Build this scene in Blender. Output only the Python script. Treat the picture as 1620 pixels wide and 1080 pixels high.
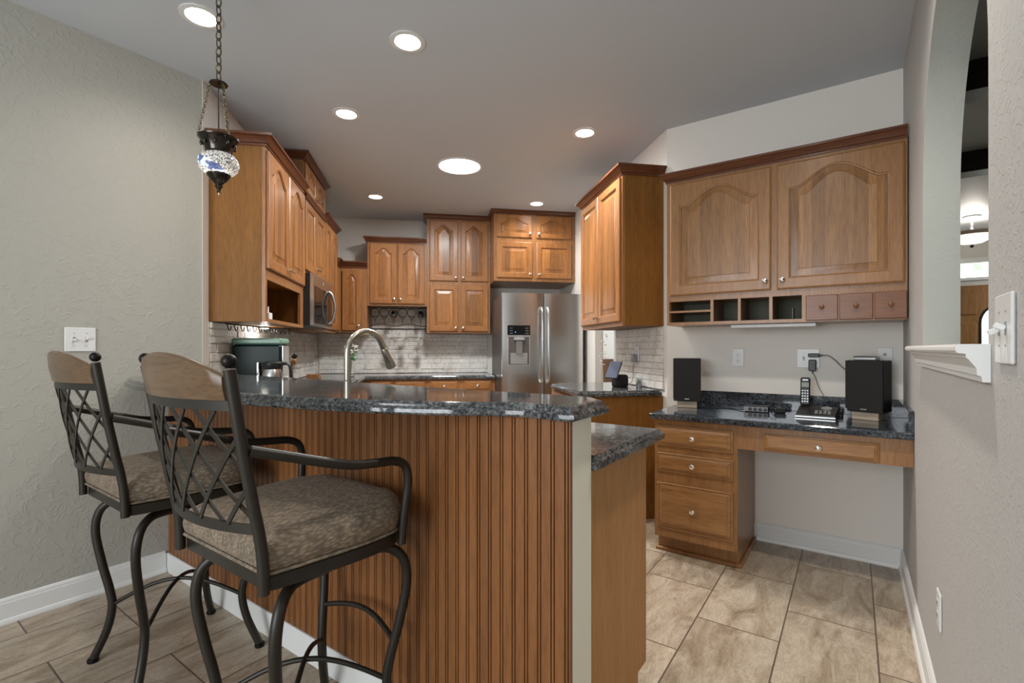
import bpy, math, random
from mathutils import Vector, Matrix
random.seed(7)
for o in list(bpy.data.objects): bpy.data.objects.remove(o)
SC = bpy.context.scene
COL = SC.collection
S = math.sqrt(.5)
PI = math.pi
# ---------------------------------------------------------------- camera
cd = bpy.data.cameras.new('camera'); cam = bpy.data.objects.new('camera', cd); COL.objects.link(cam)
cd.sensor_width = 36; cd.lens = 768 / 1620 * 36; cd.shift_y = 11 / 1620; cd.clip_start = .02
cam.location = (0, 0, 1.21); cam.rotation_euler = (PI / 2, 0, math.radians(-9.9))
SC.camera = cam
# ---------------------------------------------------------------- colour management, world
SC.view_settings.view_transform = 'Standard'; SC.view_settings.look = 'None'
SC.view_settings.gamma = 1; SC.view_settings.use_curve_mapping = False
SC.view_settings.exposure = 0.53
W = bpy.data.worlds.new('world'); SC.world = W; W.use_nodes = True
W.node_tree.nodes['Background'].inputs[0].default_value = (.78, .88, 1, 1)
W.node_tree.nodes['Background'].inputs[1].default_value = 1.6

def pq(p, q): return (S * (p - q), S * (p + q))
H = 2.75
AROT = -45
def link(o, parent=None):
    COL.objects.link(o)
    if parent: o.parent = parent
    return o
# ---------------------------------------------------------------- lights (the room's own, plus an invented window's)
def lamp(kind, name, loc, energy, col, parent=None, rot=(0, 0, 0), **kw):
    l = bpy.data.lights.new(name, kind); l.energy = energy; l.color = col
    for k, v in kw.items(): setattr(l, k, v)
    o = bpy.data.objects.new(name, l); o.location = loc; o.rotation_euler = rot
    return link(o, parent)
WARM = (1, .93, .85)
SPOT_W = 42; TUBE_W = 38; WIN_W = 60
lamp('AREA', 'added_window_daylight', (*pq(-2.52, 1.0), 1.45), WIN_W, (.93, .97, 1), rot=(PI / 2, 0, math.radians(-45)), shape='RECTANGLE', size=1.9, size_y=1.9)  # stands in for unseen daylight, at the invented rear window
lamp('AREA', 'foyer_daylight', (*pq(8.0, -2.6), 2.3), 30, (.95, .98, 1), rot=(0, 0, 0), shape='DISK', size=1.6)
lamp('AREA', 'hall_daylight', (4.2, 7.6, 2.5), 60, (.93, .97, 1), rot=(0, 0, 0), shape='DISK', size=1.8)

# ---------------------------------------------------------------- materials
def nt(name):
    m = bpy.data.materials.new(name); m.use_nodes = True
    t = m.node_tree; b = t.nodes['Principled BSDF']
    return m, t, b
def flat(name, col, rough=.5, metal=0, spec=.5, **kw):
    m, t, b = nt(name)
    b.inputs['Base Color'].default_value = (*col, 1); b.inputs['Roughness'].default_value = rough
    b.inputs['Metallic'].default_value = metal; b.inputs['Specular IOR Level'].default_value = spec
    for k, v in kw.items(): b.inputs[k].default_value = v
    return m
def N(t, kind, **kw):
    n = t.nodes.new(kind)
    for k, v in kw.items():
        if k.startswith('i_'): n.inputs[k[2:].replace('_', ' ')].default_value = v
        else: setattr(n, k, v)
    return n
def ramp(t, stops, src):
    r = N(t, 'ShaderNodeValToRGB'); e = r.color_ramp.elements
    while len(e) < len(stops): e.new(.5)
    for x, (p, c) in zip(e, stops): x.position = p; x.color = (*c, 1)
    t.links.new(src, r.inputs[0]); return r.outputs[0]
def coords(t, scale=(1, 1, 1), rnd=0., rot=(0, 0, 0)):
    tc = N(t, 'ShaderNodeTexCoord'); mp = N(t, 'ShaderNodeMapping'); mp.inputs['Scale'].default_value = scale
    mp.inputs['Rotation'].default_value = rot
    if rnd:
        oi = N(t, 'ShaderNodeObjectInfo'); mu = N(t, 'ShaderNodeMath', operation='MULTIPLY'); mu.inputs[1].default_value = rnd
        t.links.new(oi.outputs['Random'], mu.inputs[0]); va = N(t, 'ShaderNodeVectorMath', operation='ADD')
        t.links.new(tc.outputs['Object'], va.inputs[0]); t.links.new(mu.outputs[0], va.inputs[1]); t.links.new(va.outputs[0], mp.inputs[0])
    else: t.links.new(tc.outputs['Object'], mp.inputs[0])
    return mp.outputs[0]
def bump(t, b, h, strength, dist):
    bp = N(t, 'ShaderNodeBump'); bp.inputs['Strength'].default_value = strength; bp.inputs['Distance'].default_value = dist
    t.links.new(h, bp.inputs['Height']); t.links.new(bp.outputs[0], b.inputs['Normal'])
def mixc(t, f, a, c, blend='MIX'):
    m = N(t, 'ShaderNodeMix', data_type='RGBA', blend_type=blend)
    for s, v in ((m.inputs[0], f), (m.inputs[6], a), (m.inputs[7], c)):
        if hasattr(v, 'is_linked') or hasattr(v, 'links'): t.links.new(v, s)
        elif isinstance(v, tuple): s.default_value = (*v, 1)
        else: s.default_value = v
    return m.outputs[2]

def wood(name, dark, light, axis='z', plank=.07, var=.35, rough=.36, coat=.10):
    m, t, b = nt(name)
    sc = {'z': (16, 16, 1.3), 'x': (1.3, 16, 16), 'y': (16, 1.3, 16)}[axis]
    v = coords(t, sc, 37.)
    n1 = N(t, 'ShaderNodeTexNoise', i_Scale=1.6, i_Detail=5, i_Roughness=.6, i_Distortion=.6); t.links.new(v, n1.inputs[0])
    v2 = coords(t, tuple(c * 7 for c in sc), 11.)
    n2 = N(t, 'ShaderNodeTexNoise', i_Scale=1.5, i_Detail=3); t.links.new(v2, n2.inputs[0])
    mid = tuple((a + c) / 2 for a, c in zip(dark, light))
    c = ramp(t, [(.28, dark), (.5, mid), (.72, light)], n1.outputs[0])
    c = mixc(t, .35, c, ramp(t, [(.35, tuple(x * .75 for x in dark)), (.6, light)], n2.outputs[0]))
    if plank:
        tc = N(t, 'ShaderNodeTexCoord'); sx = N(t, 'ShaderNodeSeparateXYZ'); t.links.new(tc.outputs['Object'], sx.inputs[0])
        oi = N(t, 'ShaderNodeObjectInfo')
        ma = N(t, 'ShaderNodeMath', operation='MULTIPLY_ADD'); ma.inputs[1].default_value = 1 / plank
        t.links.new(sx.outputs[{'z': 0, 'x': 2, 'y': 0}[axis]], ma.inputs[0]); mr = N(t, 'ShaderNodeMath', operation='MULTIPLY'); mr.inputs[1].default_value = 91.3
        t.links.new(oi.outputs['Random'], mr.inputs[0]); t.links.new(mr.outputs[0], ma.inputs[2])
        fl = N(t, 'ShaderNodeMath', operation='FLOOR'); t.links.new(ma.outputs[0], fl.inputs[0])
        wn = N(t, 'ShaderNodeTexWhiteNoise', noise_dimensions='1D'); t.links.new(fl.outputs[0], wn.inputs['W'])
        g = ramp(t, [(0, (1 - var,) * 3), (1, (1 + var * .5,) * 3)], wn.outputs[0])
        c = mixc(t, 1., c, g, 'MULTIPLY')
    t.links.new(c, b.inputs['Base Color']); b.inputs['Roughness'].default_value = rough
    b.inputs['Specular IOR Level'].default_value = .38; b.inputs['Coat Weight'].default_value = coat; b.inputs['Coat Roughness'].default_value = .18
    bump(t, b, n2.outputs[0], .12, .001)
    return m

def granite(name, tint=(1, 1, 1), rough=.07):
    m, t, b = nt(name)
    v = coords(t, (1, 1, 1))
    vo = N(t, 'ShaderNodeTexVoronoi', i_Scale=150); t.links.new(v, vo.inputs['Vector'])
    no = N(t, 'ShaderNodeTexNoise', i_Scale=58, i_Detail=6, i_Roughness=.75, i_Distortion=1.2); t.links.new(v, no.inputs[0])
    n3 = N(t, 'ShaderNodeTexNoise', i_Scale=9, i_Detail=3); t.links.new(v, n3.inputs[0])
    k = lambda c: tuple(a * q for a, q in zip(c, tint))
    c1 = ramp(t, [(.36, k((.006, .007, .008))), (.48, k((.05, .055, .06))), (.56, k((.16, .165, .17))), (.66, k((.40, .40, .40)))], no.outputs[0])
    sx = N(t, 'ShaderNodeSeparateColor'); t.links.new(vo.outputs['Color'], sx.inputs[0])
    c2 = ramp(t, [(.2, k((.008, .009, .012))), (.55, k((.06, .07, .085))), (.85, k((.20, .22, .25)))], sx.outputs[0])
    c = mixc(t, .45, c1, c2)
    g = ramp(t, [(.35, (.6, .6, .6)), (.7, (1.25, 1.2, 1.15))], n3.outputs[0])
    t.links.new(mixc(t, 1., c, g, 'MULTIPLY'), b.inputs['Base Color'])
    b.inputs['Roughness'].default_value = rough; b.inputs['Specular IOR Level'].default_value = .6
    return m

def plaster(name, col, bs=.35, dist=.004, sc=30):
    m, t, b = nt(name)
    v = coords(t, (1, 1, 1))
    n1 = N(t, 'ShaderNodeTexNoise', i_Scale=sc, i_Detail=4, i_Distortion=1.2); t.links.new(v, n1.inputs[0])
    r = ramp(t, [(.52, (0, 0, 0)), (.62, (1, 1, 1))], n1.outputs[0])
    b.inputs['Base Color'].default_value = (*col, 1); b.inputs['Roughness'].default_value = .6
    b.inputs['Specular IOR Level'].default_value = .35
    bump(t, b, r, bs, dist)
    return m

def floor_mat():
    m, t, b = nt('travertine tile')
    tc = N(t, 'ShaderNodeTexCoord'); sx = N(t, 'ShaderNodeSeparateXYZ'); t.links.new(tc.outputs['Object'], sx.inputs[0])
    ax = N(t, 'ShaderNodeMath', operation='ADD'); ax.inputs[1].default_value = 59 - 2.567 + .295; t.links.new(sx.outputs[1], ax.inputs[0])
    ay = N(t, 'ShaderNodeMath', operation='MULTIPLY_ADD'); ay.inputs[1].default_value = -1; ay.inputs[2].default_value = 32.8 - .577; t.links.new(sx.outputs[0], ay.inputs[0])
    cx = N(t, 'ShaderNodeCombineXYZ'); t.links.new(ax.outputs[0], cx.inputs[0]); t.links.new(ay.outputs[0], cx.inputs[1])
    def brick(mortar):
        br = N(t, 'ShaderNodeTexBrick', offset=.5, offset_frequency=2, squash=1, squash_frequency=2)
        br.inputs['Color1'].default_value = (0, 0, 0, 1); br.inputs['Color2'].default_value = (1, 1, 1, 1); br.inputs['Mortar'].default_value = (.5, .5, .5, 1)
        br.inputs['Scale'].default_value = 1; br.inputs['Mortar Size'].default_value = mortar; br.inputs['Mortar Smooth'].default_value = .1
        br.inputs['Bias'].default_value = 0; br.inputs['Brick Width'].default_value = .59; br.inputs['Row Height'].default_value = .328
        t.links.new(cx.outputs[0], br.inputs['Vector']); return br
    br = brick(.0032)
    # per tile shift of the veins
    rs = N(t, 'ShaderNodeVectorMath', operation='MULTIPLY'); rs.inputs[1].default_value = (9, 5, 7); t.links.new(br.outputs['Color'], rs.inputs[0])
    va = N(t, 'ShaderNodeVectorMath', operation='ADD'); t.links.new(cx.outputs[0], va.inputs[0]); t.links.new(rs.outputs[0], va.inputs[1])
    mp = N(t, 'ShaderNodeMapping'); mp.inputs['Scale'].default_value = (2.2, 6.5, 1); t.links.new(va.outputs[0], mp.inputs[0])
    n1 = N(t, 'ShaderNodeTexNoise', i_Scale=1.3, i_Detail=9, i_Roughness=.68, i_Distortion=1.3); t.links.new(mp.outputs[0], n1.inputs[0])
    c = ramp(t, [(.28, (.20, .145, .095)), (.42, (.36, .285, .205)), (.55, (.48, .405, .31)), (.75, (.62, .545, .44))], n1.outputs[0])
    n2 = N(t, 'ShaderNodeTexNoise', i_Scale=3.2, i_Detail=10, i_Roughness=.75, i_Distortion=2.5); t.links.new(mp.outputs[0], n2.inputs[0])
    vein = ramp(t, [(.47, (1, 1, 1)), (.5, (.62, .56, .5)), (.53, (1, 1, 1))], n2.outputs[0])
    c = mixc(t, .85, c, vein, 'MULTIPLY')
    tv = ramp(t, [(0, (.86, .85, .84)), (1, (1.06, 1.05, 1.04))], br.outputs['Color']); c = mixc(t, 1., c, tv, 'MULTIPLY')
    c = mixc(t, br.outputs['Fac'], c, (.12, .085, .06))
    t.links.new(c, b.inputs['Base Color'])
    b.inputs['Roughness'].default_value = .34; b.inputs['Specular IOR Level'].default_value = .45
    iv = N(t, 'ShaderNodeMath', operation='MULTIPLY_ADD'); iv.inputs[1].default_value = -1; iv.inputs[2].default_value = 1; t.links.new(br.outputs['Fac'], iv.inputs[0])
    bump(t, b, iv.outputs[0], .6, .002)
    return m

def stone_mat():
    m, t, b = nt('split stone')
    v = coords(t, (1, 1, 1))
    n1 = N(t, 'ShaderNodeTexNoise', i_Scale=7, i_Detail=5, i_Roughness=.6); t.links.new(v, n1.inputs[0])
    n2 = N(t, 'ShaderNodeTexNoise', i_Scale=38, i_Detail=6, i_Roughness=.7); t.links.new(v, n2.inputs[0])
    c = ramp(t, [(.3, (.50, .43, .35)), (.46, (.70, .66, .60)), (.62, (.84, .82, .78))], n1.outputs[0])
    c = mixc(t, .4, c, ramp(t, [(.35, (.5, .45, .38)), (.6, (.86, .84, .8))], n2.outputs[0]))
    t.links.new(c, b.inputs['Base Color']); b.inputs['Roughness'].default_value = .7
    bump(t, b, n2.outputs[0], .7, .008)
    return m
def steel(name, col=(.62, .62, .61), rough=.24, sc=(220, 220, 2)):
    m, t, b = nt(name)
    v = coords(t, sc); n = N(t, 'ShaderNodeTexNoise', i_Scale=1, i_Detail=2); t.links.new(v, n.inputs[0])
    b.inputs['Base Color'].default_value = (*col, 1); b.inputs['Metallic'].default_value = 1; b.inputs['Roughness'].default_value = rough
    b.inputs['Anisotropic'].default_value = .5
    bump(t, b, n.outputs[0], .05, .0005)
    return m
def fabric():
    m, t, b = nt('taupe chenille')
    v = coords(t, (1, 1, 1)); w = coords(t, (1, .45, 1))
    n1 = N(t, 'ShaderNodeTexVoronoi', i_Scale=130, feature='F1'); t.links.new(w, n1.inputs['Vector'])
    n2 = N(t, 'ShaderNodeTexNoise', i_Scale=24, i_Detail=4); t.links.new(v, n2.inputs[0])
    c = ramp(t, [(0, (.30, .24, .17)), (.7, (.13, .10, .07))], n1.outputs[0])
    c = mixc(t, 1., c, ramp(t, [(.3, (.8, .8, .8)), (.7, (1.15, 1.12, 1.1))], n2.outputs[0]), 'MULTIPLY')
    t.links.new(c, b.inputs['Base Color']); b.inputs['Roughness'].default_value = .9
    b.inputs['Sheen Weight'].default_value = .15; b.inputs['Sheen Tint'].default_value = (.8, .65, .5, 1); b.inputs['Sheen Roughness'].default_value = .5
    bump(t, b, n1.outputs[0], .9, -.003)
    return m
def emit(name, col, st):
    m, t, b = nt(name)
    b.inputs['Base Color'].default_value = (*col, 1); b.inputs['Emission Color'].default_value = (*col, 1); b.inputs['Emission Strength'].default_value = st
    return m
def mosaic():
    m, t, b = nt('mosaic glass')
    tc = N(t, 'ShaderNodeTexCoord'); sx = N(t, 'ShaderNodeSeparateXYZ'); t.links.new(tc.outputs['Object'], sx.inputs[0])
    at = N(t, 'ShaderNodeMath', operation='ARCTAN2'); t.links.new(sx.outputs[1], at.inputs[0]); t.links.new(sx.outputs[0], at.inputs[1])
    ma = N(t, 'ShaderNodeMath', operation='MULTIPLY_ADD'); ma.inputs[1].default_value = 26; t.links.new(sx.outputs[2], ma.inputs[0]); t.links.new(at.outputs[0], ma.inputs[2])
    sn = N(t, 'ShaderNodeMath', operation='MULTIPLY'); sn.inputs[1].default_value = 2; t.links.new(ma.outputs[0], sn.inputs[0])
    s2 = N(t, 'ShaderNodeMath', operation='SINE'); t.links.new(sn.outputs[0], s2.inputs[0])
    vo = N(t, 'ShaderNodeTexVoronoi', i_Scale=75, feature='DISTANCE_TO_EDGE'); t.links.new(tc.outputs['Object'], vo.inputs['Vector'])
    vc = N(t, 'ShaderNodeTexVoronoi', i_Scale=75); t.links.new(tc.outputs['Object'], vc.inputs['Vector'])
    vs = N(t, 'ShaderNodeTexVoronoi', i_Scale=170); t.links.new(tc.outputs['Object'], vs.inputs['Vector'])
    sc1 = N(t, 'ShaderNodeSeparateColor'); t.links.new(vc.outputs['Color'], sc1.inputs[0])
    big = ramp(t, [(.0, (.08, .10, .22)), (.45, (.12, .16, .32)), (.6, (.62, .78, .9)), (.9, (.95, .97, 1))], sc1.outputs[0])
    sml = ramp(t, [(.1, (.95, .92, .85)), (.4, (.6, .56, .48)), (.7, (.15, .15, .18))], vs.outputs['Distance'])
    bf = ramp(t, [(.45, (0, 0, 0)), (.55, (1, 1, 1))], s2.outputs[0])
    c = mixc(t, bf, sml, big)
    edge = ramp(t, [(.02, (.25, .25, .3)), (.06, (1, 1, 1))], vo.outputs['Distance'])
    c = mixc(t, 1., c, mixc(t, bf, (1, 1, 1), edge), 'MULTIPLY')
    t.links.new(c, b.inputs['Base Color']); t.links.new(c, b.inputs['Emission Color']); b.inputs['Emission Strength'].default_value = .30
    b.inputs['Roughness'].default_value = .15
    return m

M = {}
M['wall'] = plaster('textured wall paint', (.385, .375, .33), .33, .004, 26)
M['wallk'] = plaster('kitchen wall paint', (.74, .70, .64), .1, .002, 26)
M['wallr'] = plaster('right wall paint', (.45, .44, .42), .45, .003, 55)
M['post'] = flat('cream painted end', (.80, .79, .67), .55)
M['ceil'] = plaster('ceiling paint', (.56, .59, .62), .05, .001, 40)
M['floor'] = floor_mat()
M['white'] = flat('white trim paint', (.72, .72, .70), .35)
M['whiteplastic'] = flat('white plastic', (.70, .70, .68), .3)
M['door'] = wood('cherry door', (.20, .076, .020), (.38, .165, .052), 'z', .07, .40)
M['door_frame'] = wood('cherry door frame', (.20, .078, .022), (.36, .155, .05), 'z', 0, .3)
M['doorh'] = wood('cherry rail', (.20, .076, .020), (.38, .165, .052), 'x', 0, .3)
M['panel'] = wood('honey veneer panel', (.160, .068, .014), (.245, .108, .024), 'z', 0, .3, .5, 0)
M['panel_lit'] = wood('end panel veneer lit copy', (.37, .175, .055), (.49, .255, .085), 'z', 0, .3, .5, 0)  # lit copy of the panel wood, paler to make up for missing light
M['panel'].node_tree.nodes['Principled BSDF'].inputs['Specular IOR Level'].default_value = .2
M['frame'] = wood('cherry face frame', (.20, .082, .028), (.34, .158, .06), 'z', 0, .3)
M['crown'] = wood('dark cherry crown', (.075, .024, .010), (.15, .05, .02), 'x', 0, .3, .28)
M['walnut'] = wood('brown cherry door', (.21, .095, .032), (.37, .19, .072), 'z', .062, .30, .33, .12)
M['walnut_frame'] = wood('brown cherry door frame', (.22, .10, .034), (.35, .178, .066), 'z', 0, .3, .33, .12)
M['walnuth'] = wood('brown cherry drawer', (.21, .094, .031), (.37, .19, .072), 'x', 0, .42, .33, .12)
M['walnutf'] = wood('brown cherry frame', (.21, .095, .033), (.33, .165, .062), 'z', 0, .42, .33, .12)
M['smalldrawer'] = wood('reddish small drawer', (.15, .058, .022), (.23, .092, .036), 'x', 0, .3)
M['bead'] = wood('beadboard oak', (.165, .062, .020), (.265, .108, .036), 'z', .041, .12, .38, .08)
M['rail'] = wood('stool top rail maple', (.085, .050, .026), (.145, .088, .046), 'x', 0, .2, .3, .12)
M['toe'] = flat('dark toe kick', (.05, .03, .02), .7)
M['granite'] = granite('grey granite', (.92, .92, .88))
M['granite_blue'] = granite('blue pearl granite', (.50, .56, .62))
M['stone'] = stone_mat()
M['steel'] = steel('brushed steel')
M['nickel'] = steel('brushed nickel', (.50, .47, .40), .26, (2, 2, 300))
M['chrome'] = flat('polished knob', (.82, .8, .76), .18, 1)
M['iron'] = flat('bronze black iron', (.026, .022, .017), .42, .4)
M['iron2'] = flat('wrought iron', (.012, .011, .010), .4, .7)
M['bronze'] = flat('dark bronze lamp metal', (.06, .052, .045), .2, 1)
M['brass'] = flat('antique brass chain', (.16, .13, .085), .35, 1)
M['fabric'] = fabric()
M['black'] = flat('black plastic', (.012, .012, .012), .4)
M['blackgloss'] = flat('black glass', (.008, .008, .009), .06)
M['grille'] = flat('speaker cloth', (.014, .013, .012), .9)
M['darkside'] = flat('dark grey appliance side', (.09, .08, .075), .4, .3)
M['greenblack'] = flat('dark green enamel', (.006, .018, .015), .38, 0, .25)
M['sage'] = flat('sage green band', (.17, .30, .22), .3)
M['mosaic'] = mosaic()
M['lens'] = emit('lit lens', (1, .97, .92), 14)
M['tubelens'] = emit('daylight diffuser', (.93, .97, 1), 9)
M['glass'] = flat('clear glass', (1, 1, 1), .02, 0, .5, **{'Transmission Weight': 1.0, 'IOR': 1.45})
M['tan'] = flat('tan riser', (.42, .34, .25), .5)
M['leaf'] = flat('green leaf', (.06, .22, .05), .5)
M['petal'] = flat('white petal', (.8, .76, .7), .6)
M['dry'] = flat('dried tan blossom', (.5, .38, .24), .7)
M['beam'] = wood('dark ceiling beam', (.012, .008, .006), (.03, .02, .015), 'x', 0, .3)
M['frontdoor'] = wood('front door oak', (.20, .10, .035), (.34, .18, .07), 'z', 0, .3)
M['skyglass'] = emit('bright window', (.88, .97, .94), .95)
_t = M['skyglass'].node_tree; _b = _t.nodes['Principled BSDF']; _n = N(_t, 'ShaderNodeTexNoise', i_Scale=9, i_Detail=4); _t.links.new(coords(_t), _n.inputs[0])
_t.links.new(ramp(_t, [(.40, (.35, .60, .35)), (.50, (.85, .95, .90)), (.6, (1, 1, 1))], _n.outputs[0]), _b.inputs['Emission Color'])
M['grey'] = flat('grey plastic', (.25, .25, .25), .4)
M['silver'] = flat('silver plastic', (.5, .5, .5), .3, .8)
M['lcd'] = flat('phone display', (.22, .25, .22), .3)
M['screen'] = flat('glossy tablet screen', (.10, .11, .15), .08)
M['greenbox'] = flat('pigeonhole back', (.12, .12, .085), .8)
M['foyerwall'] = plaster('foyer wall', (.62, .60, .56), .05, .001)
M['jamb'] = plaster('green tinted opening paint', (.42, .44, .40), .2, .002, 40)
M['wainscot'] = wood('wainscot wood', (.12, .055, .025), (.19, .09, .045), 'z', .12, .3)
M['winebottle'] = flat('wine bottle', (.02, .018, .016), .08)
M['wglow'] = emit('foyer lamp glass', (1, .93, .8), .9)

# ---------------------------------------------------------------- mesh builder
class MB:
    def __init__(s): s.v = []; s.f = []
    def add(s, vs, fs):
        k = len(s.v); s.v += [tuple(v) for v in vs]; s.f += [tuple(i + k for i in f) for f in fs]; return s
    def box(s, x0, x1, y0, y1, z0, z1, bev=0, M4=None):
        if bev <= 0:
            vs = [(x, y, z) for z in (z0, z1) for y in (y0, y1) for x in (x0, x1)]
            fs = [(0, 2, 3, 1), (4, 5, 7, 6), (0, 1, 5, 4), (2, 6, 7, 3), (0, 4, 6, 2), (1, 3, 7, 5)]
        else:
            b = min(bev, (x1 - x0) * .49, (y1 - y0) * .49, (z1 - z0) * .49)
            lo = [x0, y0, z0]; hi = [x1, y1, z1]; vs = []; idx = {}
            for cx in (0, 1):
                for cy in (0, 1):
                    for cz in (0, 1):
                        for a in range(3):
                            c = (cx, cy, cz); p = []
                            for k in range(3):
                                e = hi[k] if c[k] else lo[k]
                                if k != a: e += -b if c[k] else b
                                p.append(e)
                            idx[(c, a)] = len(vs); vs.append(tuple(p))
            fs = []
            for a in range(3):
                u, w = [k for k in range(3) if k != a]
                for sd in (0, 1):
                    q = []
                    for (i, j) in ((0, 0), (1, 0), (1, 1), (0, 1)):
                        c = [0, 0, 0]; c[a] = sd; c[u] = i; c[w] = j; q.append(idx[(tuple(c), a)])
                    fs.append(tuple(q))
            for a in range(3):
                u, w = [k for k in range(3) if k != a]
                for i in (0, 1):
                    for j in (0, 1):
                        q = []
                        for e, ax in ((0, u), (0, w), (1, w), (1, u)):
                            c = [0, 0, 0]; c[a] = e; c[u] = i; c[w] = j; q.append(idx[(tuple(c), ax)])
                        fs.append(tuple(q))
            for cx in (0, 1):
                for cy in (0, 1):
                    for cz in (0, 1): fs.append(tuple(idx[((cx, cy, cz), a)] for a in range(3)))
        if M4 is not None: vs = [tuple(M4 @ Vector(v)) for v in vs]
        return s.add(vs, fs)
    def rings(s, rings, closed=True, cap0=True, cap1=True):
        n = len(rings[0]); vs = [p for r in rings for p in r]; fs = []
        for i in range(len(rings) - 1):
            for j in range(n if closed else n - 1):
                a = i * n + j; b = i * n + (j + 1) % n; fs.append((a, b, b + n, a + n))
        if cap0: fs.append(tuple(reversed(range(n))))
        if cap1: fs.append(tuple(range((len(rings) - 1) * n, len(rings) * n)))
        return s.add(vs, fs)
    def tube(s, pts, r, n=10, closed=False, flatten=1.0):
        pts = [Vector(p) for p in pts]; m = len(pts); rr = r if isinstance(r, (list, tuple)) else [r] * m
        tan = []
        for i in range(m):
            a = pts[(i - 1) % m] if (closed or i) else pts[i]; b = pts[(i + 1) % m] if (closed or i < m - 1) else pts[i]
            tan.append((b - a).normalized() if (b - a).length > 1e-9 else Vector((0, 0, 1)))
        up = Vector((0, 0, 1)) if abs(tan[0].z) < .9 else Vector((1, 0, 0))
        nrm = (up - tan[0] * up.dot(tan[0])).normalized(); R = []
        for i in range(m):
            nrm = (nrm - tan[i] * nrm.dot(tan[i])).normalized(); bi = tan[i].cross(nrm)
            R.append([tuple(pts[i] + (nrm * math.cos(2 * PI * k / n) + bi * math.sin(2 * PI * k / n) * flatten) * rr[i]) for k in range(n)])
        if closed: R.append(R[0]); return s.rings(R, True, False, False)
        return s.rings(R)
    def lathe(s, prof, c=(0, 0, 0), n=24, M4=None):
        R = []
        for r, z in prof: R.append([(c[0] + max(r, 1e-5) * math.cos(2 * PI * k / n), c[1] + max(r, 1e-5) * math.sin(2 * PI * k / n), c[2] + z) for k in range(n)])
        if M4 is not None: R = [[tuple(M4 @ Vector(p)) for p in r] for r in R]
        return s.rings(R)
    def prism(s, poly, z0, z1):
        return s.rings([[(x, y, z0) for x, y in poly], [(x, y, z1) for x, y in poly]])
    def slab(s, poly, prof):
        return s.rings([[(x, y, z) for x, y in offset(poly, -i)] for i, z in prof])
    def sph(s, c, r, n=12, sq=(1, 1, 1)):
        R = []
        for i in range(1, n):
            th = PI * i / n; R.append([(c[0] + r * sq[0] * math.sin(th) * math.cos(2 * PI * k / (n * 2)), c[1] + r * sq[1] * math.sin(th) * math.sin(2 * PI * k / (n * 2)), c[2] - r * sq[2] * math.cos(th)) for k in range(n * 2)])
        return s.rings(R)
    def build(s, name, mat, parent=None, smooth=None, loc=None, rotz=None):
        me = bpy.data.meshes.new(name); me.from_pydata(s.v, [], s.f); me.validate()
        import bmesh
        bm = bmesh.new(); bm.from_mesh(me); bmesh.ops.recalc_face_normals(bm, faces=bm.faces); bm.to_mesh(me); bm.free()
        me.materials.append(mat)
        if smooth is not None:
            me.polygons.foreach_set('use_smooth', [True] * len(me.polygons)); me.set_sharp_from_angle(angle=math.radians(smooth))
        o = bpy.data.objects.new(name, me); link(o, parent)
        if loc: o.location = loc
        if rotz is not None: o.rotation_euler = (0, 0, math.radians(rotz))
        return o
def offset(poly, d):
    """outward offset of a counter-clockwise polygon"""
    if abs(d) < 1e-9: return list(poly)
    n = len(poly); out = []
    for i in range(n):
        a, b, c = Vector(poly[i - 1]), Vector(poly[i]), Vector(poly[(i + 1) % n])
        e1 = (b - a); e2 = (c - b)
        if e1.length < 1e-9 or e2.length < 1e-9: out.append(tuple(b)); continue
        e1.normalize(); e2.normalize(); n1 = Vector((e1.y, -e1.x)); n2 = Vector((e2.y, -e2.x)); k = 1 + n1.dot(n2)
        mvec = (n1 + n2) / max(k, .3); out.append(tuple(b + mvec * d))
    return out
def smoothpath(P, n=8):
    """Catmull-Rom through points"""
    P = [Vector(p) for p in P]; out = []
    for i in range(len(P) - 1):
        a = P[i - 1] if i else P[0] * 2 - P[1]; b = P[i]; c = P[i + 1]; d = P[i + 2] if i + 2 < len(P) else P[-1] * 2 - P[-2]
        for k in range(n):
            t = k / n; out.append(.5 * ((2 * b) + (c - a) * t + (2 * a - 5 * b + 4 * c - d) * t * t + (3 * b - a - 3 * c + d) * t ** 3))
    out.append(P[-1]); return out

def thing(name, label, cat, loc, rot=0, group=None):
    o = bpy.data.objects.new(name, None); o.empty_display_size = .05; COL.objects.link(o)
    o.location = loc; o.rotation_euler = (0, 0, math.radians(rot)); o['label'] = label; o['category'] = cat
    if group: o['group'] = group
    return o
def tag(o, label, cat, group=None, kind=None):
    o['label'] = label; o['category'] = cat
    if group: o['group'] = group
    if kind: o['kind'] = kind
    return o
def struct(o, label=None):
    o['kind'] = 'structure'
    if label: o['label'] = label
    return o
def copytree(o, parent=None):
    c = o.copy(); COL.objects.link(c)
    if parent: c.parent = parent
    for ch in list(o.children): copytree(ch, c)
    return c

# ================================================================ the setting
def sbox(name, mat, p0, p1, q0, q1, z0, z1, label=None):
    """box aligned with the dining/desk walls; local x=-q, y=p"""
    m = MB().box(-q1, -q0, p0, p1, z0, z1); return struct(m.build(name, mat, rotz=AROT), label)
def kbox(name, mat, x0, x1, y0, y1, z0, z1, label=None):
    return struct(MB().box(x0, x1, y0, y1, z0, z1).build(name, mat), label)

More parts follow.
